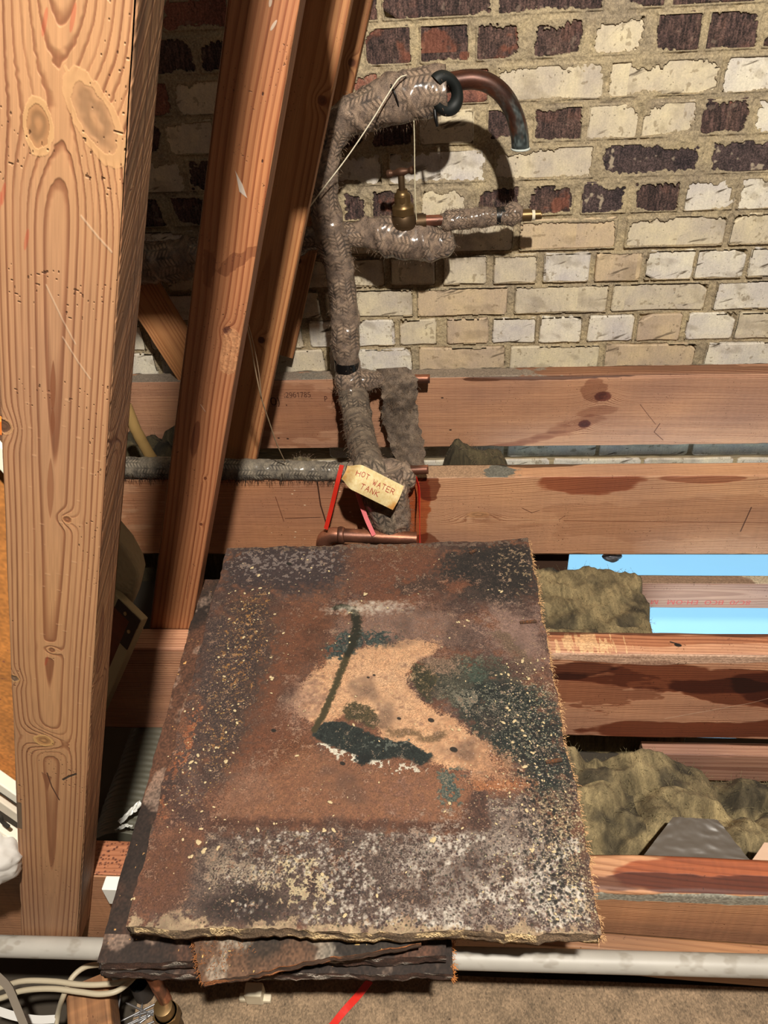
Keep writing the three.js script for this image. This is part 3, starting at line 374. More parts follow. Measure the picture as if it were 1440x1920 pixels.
  br.rotation.z = Math.PI / 2 + 0.36; br.position.set(-0.58, 0.16, 0.085);

  // low battens between the joists
  const bat = (s1, o) => woodTex({ w: 0.07, t: 0.03, rows: 256, px: 1024, s0: -0.2, s1: 1.0, seed: 151, early: [168, 126, 104], late: [130, 88, 70], ring: 0.004, b0: -0.03, contrast: 0.7, mottle: 0.25, ...o });
  const bt1 = bat(1, { stains: [{ top: 1, s: 0.6, a: -0.015, rs: 0.6, ra: 0.05, k: 0.75, col: [128, 108, 88], fs: 20, rag: 0.8 }, { top: 1, s: 0.72, a: -0.012, rs: 0.05, ra: 0.02, k: 0.8, col: [186, 174, 148], fs: 40 }],
    draw(c, X, Y, sx, sy) { c.save(); c.translate(X(0.697), Y(-0.0125)); c.rotate(Math.PI); c.font = Math.round(0.0165 * sy) + 'px sans-serif'; const tx = '8C/0  BCO  EH-OM   M'; c.scale(0.205 * sx / c.measureText(tx).width, 1); c.fillStyle = 'rgba(190,52,46,.9)'; c.fillText(tx, 0, 0); c.restore(); line(c, [[X(0.3), Y(-0.027)], [X(1), Y(-0.028)]], 2, 'rgba(120,70,60,.6)'); } });
  const b1 = single('batten', timber(0.462, 1.6, 0.07, 0.026, bt1, 19), woodMat(bt1), 'low batten with red upside-down lettering between the second and third joists', 'batten'); b1.position.set(0, -0.237, 0.5405);
  const bt2 = bat(1, { seed: 171 }); const b2 = single('batten', timber(0.385, 1.6, 0.07, 0.026, bt2, 21), woodMat(bt2), 'low plain batten behind the heaped wool, under the stained third joist', 'batten'); b2.position.set(0, -0.235, 0.955);
}

// ------------------------------------------------------------------ lagged pipes
const at = (px, py, z, r) => { const p = onZ(px, py, z); return r === undefined ? [p.x, p.y, p.z] : [p.x, p.y, p.z, r]; };
const feltTex = (base, s, o = {}) => texOf(512, 512, (x, y, q) => {        // u along the pipe (0.1 m), v once round: open woven rows, stray pale and dark threads
  const u = x / 512, v = y / 512, rows = o.rows ?? 14, cols = o.cols ?? 12, vv = v * rows, k = Math.floor(vv), sg = k % 2 ? 1 : -1, ph = u * cols + sg * (vv - k) * 0.9 + k * 0.13, f = ph - Math.floor(ph);
  const thread = 1 - Math.abs(f - 0.5) * 2, rowEdge = Math.min(vv - k, 1 - vv + k) * 2, h = smooth(0.1, 0.7, thread) * smooth(0, 0.5, rowEdge), nz = fbm(u * 10, v * 12, s, 4) - 0.5, fi = n2(u * 260, v * 260, s + 3) - 0.5;
  const pr = smooth(0.35, 0.65, fbm(u * 5, v * 6, s + 15, 3)), g = (o.flat ? 0.9 : mix(0.92, 0.62 + 0.48 * h, pr)) + nz * 0.75 + fi * 0.5; q[0] = base[0] * g; q[1] = base[1] * g; q[2] = base[2] * (g - nz * 0.06);
  const st = n2(u * 120 + v * 30, v * 90, s + 8); if (st > 0.93) { q[0] += 42; q[1] += 38; q[2] += 32; }
});
const feltA = feltTex([150, 128, 110], 501), feltB = feltTex([128, 112, 96], 521, { rows: 18, cols: 9 }), feltC = feltTex([136, 118, 102], 541, { flat: 1 });
const filmed = (t, o = {}) => phys({ map: t, bumpMap: t, bumpScale: 0.003, roughness: 0.85, clearcoat: 0.75, clearcoatRoughness: 0.2, ...o });
const lagA = filmed(feltA), lagB = filmed(feltB, { clearcoat: 0.35 }), lagC = std({ map: feltC, bumpMap: feltC, bumpScale: 0.004, roughness: 1, side: THREE.DoubleSide });
const hairMat = std({ color: hex(112, 92, 74), roughness: 1, side: THREE.DoubleSide }), hairDark = std({ color: hex(52, 42, 34), roughness: 1, side: THREE.DoubleSide });
const tapeMat = phys({ color: hex(14, 14, 15), roughness: 0.4, clearcoat: 0.4 });
const copperTex = (s, verd) => texOf(512, 256, (x, y, q) => { const u = x / 512, v = y / 256, m = fbm(u * 8, v * 5, s, 4) - 0.5, f = n2(u * 200, v * 160, s + 1) - 0.5, g = 1 + m * 0.7 + f * 0.2, t = smooth(0.42, 0.6, fbm(u * 5, v * 4, s + 4, 4)) * 0.6; q[0] = mix(146, 76, t) * g; q[1] = mix(94, 50, t) * g; q[2] = mix(70, 42, t) * g; const gr = verd ? smooth(verd - 0.25, verd + 0.1, u + (fbm(u * 14, v * 9, s + 9, 3) - 0.5) * 0.5) : 0; const wg = 0.7 + 0.7 * n2(u * 60, v * 30, s + 17); q[0] = mix(q[0], 116 * wg, gr); q[1] = mix(q[1], 134 * wg, gr); q[2] = mix(q[2], 136 * wg, gr); });
const copperMat = phys({ map: copperTex(601, 0), roughness: 0.42, metalness: 0.5, bumpMap: copperTex(601, 0), bumpScale: 0.0004 });
const copperHook = phys({ map: copperTex(621, 0.5), color: hex(176, 168, 165), roughness: 0.42, metalness: 0.45 });
const brass = phys({ color: hex(122, 98, 64), roughness: 0.4, metalness: 0.75 }), brassDark = phys({ color: hex(92, 72, 50), roughness: 0.5, metalness: 0.7 });

{ // vent pipe: lagging up the wall, over the top, a copper crook out of its end
  const t = thing('vent_pipe', 'lagged vent pipe climbing the brick wall and ending in a bent bare copper crook', 'pipe', at(690, 880, 0.5));
  const up = sweep([at(738, 1012, 0.565, 0.034), at(722, 950, 0.572, 0.036), at(700, 896, 0.56, 0.033), at(684, 850, 0.44, 0.03), at(672, 800, 0.29, 0.032), at(664, 750, 0.2, 0.034), at(655, 722, 0.175, 0.03)], { n: 110, m: 34, rough: 0.009, freq: 60, seed: 3, us: 0.11, twist: 60, twistAmp: 0.0015 });
  part('lagging', up, lagB, t, 'dull knitted lagging of the lower length');
  const up2 = sweep([at(660, 735, 0.18, 0.027), at(655, 712, 0.176, 0.033), at(652, 690, 0.17, 0.026), at(648, 640, 0.165, 0.032), at(645, 570, 0.16, 0.03), at(637, 510, 0.16, 0.029), at(624, 455, 0.165, 0.034), at(612, 405, 0.17, 0.03), at(610, 345, 0.175, 0.024), at(618, 285, 0.18, 0.022), at(640, 230, 0.18, 0.031), at(690, 204, 0.18, 0.036), at(742, 187, 0.18, 0.043), at(800, 172, 0.18, 0.042), at(838, 168, 0.18, 0.04)], { n: 240, m: 36, rough: 0.009, freq: 55, seed: 9, us: 0.1, twist: 55, twistAmp: 0.004 });
  const lag = part('lagging', up2, lagA, t, 'brown lagging under shiny film');
  stuff(part('fibre', fuzz(up2, 1600, 0.011, 31), hairMat, lag)); stuff(part('fibre', fuzz(up, 700, 0.009, 33), hairMat, t));
  part('tape', sweep([at(651, 693, 0.17, 0.0285), at(650.5, 676, 0.169, 0.0285)], { n: 4, m: 26, cap: false }), tapeMat, t, 'black tape band');
  const e = onZ(841, 176, 0.206), ring = new THREE.TorusGeometry(0.028, 0.0125, 14, 40, Math.PI * 1.55); ring.scale(0.78, 1, 1).rotateZ(-2.55).rotateY(0.42).translate(e.x - 0.006, e.y, e.z - 0.004); part('rubber_ring', ring, phys({ color: hex(17, 22, 21), roughness: 0.6 }), t, 'dark split rubber ring at the lagging end');
  part('tape_tail', sweep([at(815, 204, 0.212, 0.003), at(817, 222, 0.216, 0.0034), at(820, 237, 0.216, 0.0024)], { n: 8, m: 8 }), tapeMat, t);
  part('dark_seam', sweep([at(733, 158, 0.219, 0.0016), at(742, 180, 0.2265, 0.0016), at(750, 212, 0.216, 0.0016)], { n: 14, m: 6 }), tapeMat, t);
  part('crook', sweep([at(826, 158, 0.18, 0.0165), at(856, 152, 0.18, 0.0165), at(888, 149, 0.18, 0.0165), at(916, 156, 0.18, 0.0165), at(940, 174, 0.18, 0.0165), at(958, 200, 0.18, 0.0165), at(969, 228, 0.18, 0.0165), at(974, 252, 0.18, 0.0165), at(976, 278, 0.18, 0.0165)], { n: 70, m: 22, us: 0.36, cap: false }), copperHook, t, 'copper crook, green and white crusted at its mouth');
  part('inner_bore', sweep([at(974, 256, 0.18, 0.0145), at(976, 277.5, 0.18, 0.0145)], { n: 6, m: 18 }), std({ color: hex(30, 22, 18), side: THREE.DoubleSide }), t);
  part('limescale', new THREE.TorusGeometry(0.0158, 0.0022, 8, 28).rotateX(Math.PI / 2).translate(...at(976, 279, 0.18)), std({ color: hex(205, 212, 205), roughness: 1 }), t);
  // short capped branch at its foot, with a strip of old lagging hanging from it
  const tee = sweep([at(660, 712, 0.172, 0.026), at(684, 713, 0.166, 0.026), at(708, 712, 0.158, 0.02), at(722, 710, 0.154, 0.014)], { n: 40, m: 26, rough: 0.008, freq: 60, seed: 15, us: 0.1 }); part('lagging', tee, lagA, t); stuff(part('fibre', fuzz(tee, 260, 0.01, 35), hairMat, t));
  part('branch_tail', sweep([at(700, 711, 0.152, 0.0105), at(806, 710, 0.152, 0.0105)], { n: 20, m: 20, us: 0.3 }), copperMat, t, 'bare copper branch tail');
}
{ // the strip of lagging felt that hangs over the joist
  const rows = [[702, 694, 762, 690, .15], [712, 722, 782, 712, .17], [718, 748, 782, 745, .168], [715, 772, 780, 770, .155], [722, 810, 788, 805, .16], [736, 845, 795, 838, .17], [752, 880, 797, 876, .24]], n = 60, m = 18, pos = [], uv = [], idx = [];
  const at2 = (k) => { const x = k * (rows.length - 1), i = Math.min(rows.length - 2, Math.floor(x)), f = x - i; return rows[i].map((v, c) => mix(v, rows[i + 1][c], f)); };
  for (let i = 0; i <= n; i++) for (let j = 0; j <= m; j++) { const r = at2(i / n), s = j / m, ed = (j === 0 || j === m) ? (n2(i * 0.7, j, 91) - 0.5) * 7 : 0, z = r[4] + 0.018 * Math.sin(s * 3.1) + (fbm(i * 0.11, j * 0.22, 93, 3) - 0.5) * 0.03, p = onZ(mix(r[0], r[2], s) + ed, mix(r[1], r[3], s), z); pos.push(p.x, p.y, p.z); uv.push(s * 0.5, i / n * 1.6); }
  for (let i = 0; i < n; i++) for (let j = 0; j < m; j++) { const a = i * (m + 1) + j, b = a + m + 1; idx.push(a, b, a + 1, b, b + 1, a + 1); }
  const front = new THREE.BufferGeometry(); front.setAttribute('position', new THREE.Float32BufferAttribute(pos, 3)); front.setAttribute('uv', new THREE.Float32BufferAttribute(uv, 2)); front.setIndex(idx); front.computeVertexNormals();
  const back = front.clone(), bp = back.attributes.position; for (let i = 0; i < bp.count; i++) bp.setZ(i, bp.getZ(i) - 0.006); const bi = back.index.array; for (let i = 0; i < bi.length; i += 3) { const x = bi[i]; bi[i] = bi[i + 1]; bi[i + 1] = x; } back.computeVertexNormals();
  const t = thing('felt_strip', 'torn strip of grey-brown lagging felt hanging over the first joist beside the lagged pipe', 'felt', [pos[0], pos[1], pos[2]]);
  const f = part('felt', mergeGeometries([front, back]), lagC, t); stuff(part('fibre', fuzz(front, 700, 0.009, 37), hairMat, f));
}
{ // branch to the drain cock: fat lagging, stop valve with its tee handle, copper, more lagging, tape and a brass end
  const Z = 0.122, t = thing('drain_branch', 'horizontal lagged pipe on the brick wall with a brass tee-handled stop valve', 'pipe', at(760, 440, Z));
  const fat = sweep([at(120, 500, Z, 0.04), at(250, 497, Z, 0.042), at(340, 486, Z, 0.042), at(430, 470, Z, 0.036), at(540, 452, Z, 0.026), at(600, 446, Z, 0.025), at(660, 440, Z, 0.024), at(690, 438, Z, 0.03), at(718, 440, Z, 0.039), at(755, 445, Z, 0.043), at(795, 452, Z, 0.039), at(828, 454, Z, 0.031), at(850, 445, Z, 0.02)], { n: 260, m: 34, rough: 0.012, freq: 45, seed: 21, us: 0.1, twist: 65, twistAmp: 0.006 });
  const f = part('lagging', fat, lagA, t, 'fat twisted lagging under shiny film'); stuff(part('fibre', fuzz(fat, 1900, 0.011, 41), hairMat, f));
  const C = V(...at(757, 408, Z + 0.012)), up = V(-0.03, 1, 0.08).normalize();
  const H = (pts) => aim(lathe(pts.map(([a, b2]) => [a * 1.28, b2 * 0.96]), 28), C, up), hx = (r, h, y) => aim(new THREE.CylinderGeometry(r * 1.28, r * 1.28, h, 6).translate(0, y, 0), C, up);
  part('valve_body', mergeGeometries([H([[0.001, -0.026], [0.018, -0.024], [0.021, -0.01], [0.019, 0.004], [0.016, 0.01]]).toNonIndexed(), aim(new THREE.SphereGeometry(0.026, 20, 14), C.clone().addScaledVector(up, -0.014), V(1, 0.2, 0)).toNonIndexed()]), brassDark, t);
  part('bonnet', mergeGeometries([hx(0.0195, 0.014, 0.016).toNonIndexed(), H([[0.017, 0.022], [0.0175, 0.026], [0.013, 0.03], [0.0125, 0.05], [0.009, 0.053], [0.0085, 0.058], [0.0001, 0.058]]).toNonIndexed(), hx(0.0145, 0.012, 0.04).toNonIndexed()]), brass, t);
  part('spindle', H([[0.005, 0.056], [0.0052, 0.088], [0.0001, 0.09]]), brassDark, t);
  const tt = C.clone().addScaledVector(up, 0.09), ax = V(0.94, 0.16, 0.25).normalize(), bar = (s) => [tt.x + ax.x * s, tt.y + ax.y * s, tt.z + ax.z * s];
  part('tee_handle', sweep([[...bar(-0.03), 0.002], [...bar(-0.0285), 0.0075], [...bar(-0.022), 0.0078], [...bar(-0.016), 0.005], [...bar(0), 0.0085], [...bar(0.016), 0.005], [...bar(0.022), 0.0078], [...bar(0.0285), 0.0075], [...bar(0.03), 0.002]], { n: 50, m: 16 }), phys({ color: hex(94, 66, 50), roughness: 0.5, metalness: 0.6 }), t);
  part('compression_nut', mergeGeometries([aim(new THREE.CylinderGeometry(0.0175, 0.0175, 0.016, 6), V(...at(788, 416, Z + 0.006)), V(1, 0.05, 0)).toNonIndexed(), aim(new THREE.CylinderGeometry(0.0145, 0.0145, 0.034, 20), V(...at(784, 416, Z + 0.006)), V(1, 0.05, 0)).toNonIndexed()]), brassDark, t);
  part('copper_pipe', sweep([at(772, 416, Z + 0.004, 0.0112), at(800, 414, Z + 0.004, 0.0112), at(850, 412, Z + 0.002, 0.0112)], { n: 24, m: 18, us: 0.25 }), copperMat, t);
  const l2 = sweep([at(824, 412, Z, 0.013), at(838, 413, Z, 0.021), at(862, 411, Z, 0.0195), at(900, 408, Z, 0.02), at(934, 405, Z, 0.0165), at(950, 404, Z, 0.019), at(964, 402, Z, 0.023), at(978, 403, Z, 0.016)], { n: 100, m: 26, rough: 0.009, freq: 70, seed: 25, us: 0.1 });
  const ll = part('lagging', l2, lagA, t, 'thin lagging of the drain end'); stuff(part('fibre', fuzz(l2, 700, 0.011, 43), hairMat, ll));
  part('tape', sweep([at(931, 405.5, Z, 0.0182), at(947, 404.5, Z, 0.0182)], { n: 4, m: 22, cap: false }), tapeMat, t, 'black tape band');
  part('end_fitting', mergeGeometries([aim(new THREE.CylinderGeometry(0.0125, 0.0125, 0.024, 6), V(...at(985, 403.5, Z)), V(1, 0.02, 0)).toNonIndexed(), aim(new THREE.CylinderGeometry(0.009, 0.009, 0.05, 20), V(...at(990, 403.5, Z)), V(1, 0.02, 0)).toNonIndexed(), aim(new THREE.CylinderGeometry(0.0075, 0.0085, 0.016, 20), V(...at(1008, 404, Z)), V(1, 0.02, 0)).toNonIndexed()]), brass, t);
  part('sealing_tape', aim(new THREE.CylinderGeometry(0.0102, 0.0102, 0.006, 20), V(...at(1000, 403.5, Z)), V(1, 0.02, 0)), std({ color: hex(226, 216, 190), roughness: 0.8 }), t, 'white sealing tape ring');
}
{ // lagged pipe lying along the second joist, and the wrapped joint in front of it
  const t = thing('joist_pipe', 'rough dark lagged pipe lying along the top of the second joist', 'pipe', at(520, 881, 0.5));
  const g = sweep([at(60, 878, 0.51, 0.021), at(230, 876, 0.51, 0.021), at(330, 878, 0.51, 0.022), at(440, 880, 0.51, 0.0215), at(520, 881, 0.51, 0.0205), at(600, 883, 0.51, 0.0195), at(655, 885, 0.512, 0.019)], { n: 240, m: 26, rough: 0.006, freq: 90, seed: 51, us: 0.1 });
  const l = part('lagging', g, filmed(feltTex([128, 118, 104], 561, { rows: 12, cols: 16 }), { clearcoat: 0.5 }), t); stuff(part('fibre', fuzz(g, 2400, 0.009, 45, 0.0006, 0.9, (a, n) => n.y < 0.2), hairDark, l));
  const w = sweep([at(655, 884, 0.52, 0.018), at(690, 890, 0.535, 0.028), at(730, 892, 0.545, 0.033), at(766, 890, 0.54, 0.027), at(778, 886, 0.535, 0.012)], { n: 60, m: 28, rough: 0.01, freq: 55, seed: 53, us: 0.1 }); part('lagging', w, lagA, t, 'lagged joint under shiny film');
  part('copper_stub', sweep([at(766, 882, 0.545, 0.0088), at(803, 880, 0.545, 0.0088)], { n: 10, m: 18, us: 0.3 }), copperMat, t, 'bare copper stub');
  const wrap = sweep([at(722, 880, 0.562, 0.03), at(730, 920, 0.568, 0.037), at(738, 960, 0.57, 0.034), at(742, 1004, 0.572, 0.026)], { n: 70, m: 30, rough: 0.014, freq: 45, seed: 57, us: 0.11 }); const wl = part('lagging', wrap, lagA, t, 'loose wrap hanging in front of the joist'); stuff(part('fibre', fuzz(wrap, 500, 0.009, 47), hairMat, wl));
}
{ // copper elbow and pipe just behind the boards
  const Z = 0.6, t = thing('copper_elbow_pipe', 'short bare copper pipe with an elbow, behind the far edge of the boards', 'pipe', at(690, 1010, Z));
  part('pipe', sweep([at(632, 1003, Z, 0.0135), at(781, 1010, Z, 0.0135)], { n: 20, m: 24, us: 0.3, cap: false }), copperMat, t);
  part('pipe_end', aim(new THREE.CylinderGeometry(0.0125, 0.0125, 0.002, 24), V(...at(780, 1010, Z)), V(1, -0.02, 0)), std({ color: hex(40, 24, 16) }), t);
  part('elbow', sweep([at(640, 1003.5, Z, 0.0155), at(624, 1003, Z, 0.0155), at(611, 1009, Z, 0.0155), at(607, 1024, Z, 0.0155), at(607, 1075, Z, 0.0135)], { n: 40, m: 24, us: 0.3 }), copperMat, t);
  part('socket_bead', sweep([at(634, 1003, Z, 0.0155), at(637, 1003, Z, 0.0166), at(643, 1003.5, Z, 0.0166), at(646, 1003.5, Z, 0.0155)], { n: 8, m: 24 }), copperMat, t);
}
// ------------------------------------------------------------------ tag, straps and strings
{
  const c = document.createElement('canvas'); c.width = 640; c.height = 224; const x = c.getContext('2d'), r = rng(61);
  x.fillStyle = 'rgb(226,204,150)'; x.fillRect(0, 0, 640, 224); for (let i = 0; i < 900; i++) { x.fillStyle = `rgba(${r() < 0.5 ? '196,160,96' : '244,228,184'},${0.05 + r() * 0.1})`; x.beginPath(); x.ellipse(r() * 640, r() * 224, 6 + r() * 40, 3 + r() * 14, r() * 3, 0, 7); x.fill(); }
  for (let i = 0; i < 160; i++) { x.fillStyle = 'rgba(196,140,70,.09)'; x.beginPath(); x.arc(r() * r() * 90, r() * 224, 4 + r() * 20, 0, 7); x.fill(); x.beginPath(); x.arc(640 - r() * r() * 90, 224 - r() * r() * 120, 4 + r() * 18, 0, 7); x.fill(); }
  x.strokeStyle = 'rgb(158,44,36)'; x.lineWidth = 6; x.lineCap = 'round'; x.lineJoin = 'round';
  const G = { H: [[0, 0, 0, 1], [1, 0, 1, 1], [0, 0.5, 1, 0.45]], O: 'o', T: [[0, 0, 1, 0], [0.5, 0, 0.5, 1]], W: [[0, 0, 0.25, 1, 0.5, 0.3, 0.75, 1, 1, 0]], A: [[0, 1, 0.5, 0, 1, 1], [0.2, 0.6, 0.8, 0.6]], E: [[1, 0, 0, 0, 0, 1, 1, 1], [0, 0.5, 0.8, 0.5]], R: [[0, 1, 0, 0, 0.9, 0.1, 0.8, 0.5, 0, 0.5], [0.3, 0.5, 1, 1]], N: [[0, 1, 0, 0, 1, 1, 1, 0]], K: [[0, 0, 0, 1], [0.9, 0, 0.05, 0.5, 1, 1]] };
  const put = (s, px, py, w, h, gap) => { for (const ch of s) { if (ch !== ' ') { const jy = py + (r() - 0.5) * 10, gl = G[ch]; x.beginPath(); if (gl === 'o') x.ellipse(px + w / 2, jy + h / 2, w / 2, h / 2, 0.2, 0, 7); else for (const p of gl) for (let i = 0; i < p.length; i += 2) { const X = px + p[i] * w + (r() - 0.5) * 3, Y = jy + p[i + 1] * h + (r() - 0.5) * 3; i ? x.lineTo(X, Y) : x.moveTo(X, Y); } x.stroke(); } px += w + gap; } };
  put('HOT', 92, 52, 36, 42, 15); put('WATER', 292, 66, 40, 46, 17); put('TANK', 190, 140, 40, 44, 20);
  const tx = finish(new THREE.CanvasTexture(c), true, THREE.ClampToEdgeWrapping);
  const a = V(...at(650, 886, 0.628)), b = V(...at(748, 934, 0.628)), L = a.distanceTo(b), d = b.clone().sub(a).normalize(), up = V(-d.y, d.x, 0).normalize().multiplyScalar(0.8).add(V(0, 0, -0.6)), nz = d.clone().cross(up).normalize(), n = 40, m = 14, W = 0.048;
  const sheet = (off) => { const pos = [], uv = [], idx = []; for (let i = 0; i <= n; i++) for (let j = 0; j <= m; j++) { const s = i / n, t = j / m, curl = smooth(0.24, 0, s), w = (t - 0.5) * W * (1 - 0.45 * curl * curl), h = 0.007 * Math.sin(t * Math.PI) - 0.02 * curl * curl + 0.004 * Math.sin(s * 5) + off, p = a.clone().addScaledVector(d, s * L).addScaledVector(up, w).addScaledVector(nz, h); pos.push(p.x, p.y, p.z); uv.push(s, t); } for (let i = 0; i < n; i++) for (let j = 0; j < m; j++) { const q = i * (m + 1) + j, k = q + m + 1; off ? idx.push(q, q + 1, k, k, q + 1, k + 1) : idx.push(q, k, q + 1, k, k + 1, q + 1); } const g = new THREE.BufferGeometry(); g.setAttribute('position', new THREE.Float32BufferAttribute(pos, 3)); g.setAttribute('uv', new THREE.Float32BufferAttribute(uv, 2)); g.setIndex(idx); g.computeVertexNormals(); return g; };
  single('paper_tag', mergeGeometries([sheet(0), sheet(-0.0006)]), std({ map: tx, roughness: 0.6, side: THREE.DoubleSide }), 'curled yellowed paper tag handwritten in red, tied to the lagged pipe', 'tag');
}
function ribbon(name, pts, wid, col, label, twist = 0, tilt = 0) {
  const curve = new THREE.CatmullRomCurve3(pts.map((p) => V(...p))), n = 40, pos = [], idx = [];
  for (let i = 0; i <= n; i++) { const p = curve.getPointAt(i / n), t = curve.getTangentAt(i / n), a = tilt + twist * i / n, s = V(Math.cos(a), 0, Math.sin(a)); s.addScaledVector(t, -s.dot(t)).normalize().multiplyScalar(wid / 2); const nn = s.clone().cross(t).normalize().multiplyScalar(0.0006); for (const [u, v] of [[-1, 1], [1, 1], [1, -1], [-1, -1]]) pos.push(p.x + s.x * u + nn.x * v, p.y + s.y * u + nn.y * v, p.z + s.z * u + nn.z * v); }
  for (let i = 0; i < n; i++) for (let k = 0; k < 4; k++) { const a = i * 4 + k, b = i * 4 + (k + 1) % 4; idx.push(a, b, a + 4, b, b + 4, a + 4); }
  idx.push(0, 2, 1, 0, 3, 2, n * 4, n * 4 + 1, n * 4 + 2, n * 4, n * 4 + 2, n * 4 + 3);
  const g = new THREE.BufferGeometry(); g.setAttribute('position', new THREE.Float32BufferAttribute(pos, 3)); g.setIndex(idx);
  return single(name, toCreasedNormals(g, 0.6), phys({ color: hex(...col), roughness: 0.35, side: THREE.DoubleSide }), label, 'strap');
}
ribbon('plastic_strap', [at(641, 872, 0.565), at(634, 900, 0.585), at(622, 950, 0.6), at(611, 992, 0.617)], 0.0085, [196, 44, 30], 'flat red plastic strap hanging left of the paper tag, down to the copper elbow', 0.2, 0.2);
ribbon('plastic_strap', [at(662, 895, 0.575), at(672, 930, 0.585), at(686, 970, 0.598), at(701, 1004, 0.612)], 0.0085, [226, 120, 124], 'pale pinkish plastic strap running below the paper tag to the copper pipe', -0.2, -0.3);
ribbon('plastic_strap', [at(779, 893, 0.55), at(785, 915, 0.556), at(786, 950, 0.575), at(788, 1020, 0.6)], 0.0075, [190, 40, 28], 'narrow red plastic strap at the free end of the copper pipe', 0.9, 0.9);
const cord = (pts, r, col, label) => single('string', sweep(pts.map((p) => [...p, r]), { n: 50, m: 7, ribs: 2400, ribAmp: r * 0.12 }), std({ color: hex(...col), roughness: 0.9 }), label, 'string');
cord([at(762, 141, 0.215), at(748, 147, 0.236), at(728, 176, 0.24), at(700, 222, 0.24), at(650, 296, 0.232), at(612, 346, 0.228), at(560, 415, 0.225)], 0.0012, [236, 226, 200], 'pale string slanting from the top of the vent pipe lagging down to the left');
cord([at(776, 226, 0.2), at(777, 260, 0.19), at(777.5, 320, 0.175), at(779, 380, 0.16), at(781, 414, 0.14)], 0.0011, [232, 222, 188], 'pale string hanging straight down to the brass stop valve');
cord([at(440, 560, 0.72), at(462, 612, 0.71), at(478, 690, 0.68), at(489, 742, 0.655), at(505, 792, 0.61), at(520, 835, 0.57), at(534, 865, 0.533)], 0.0011, [176, 150, 118], 'thin knotted string crossing the third strut down to the pipe on the joist');
cord([at(446, 560, 0.72), at(466, 612, 0.71), at(484, 690, 0.68), at(490, 744, 0.657)], 0.0009, [160, 132, 104], 'second thinner strand beside the knotted string on the third strut');

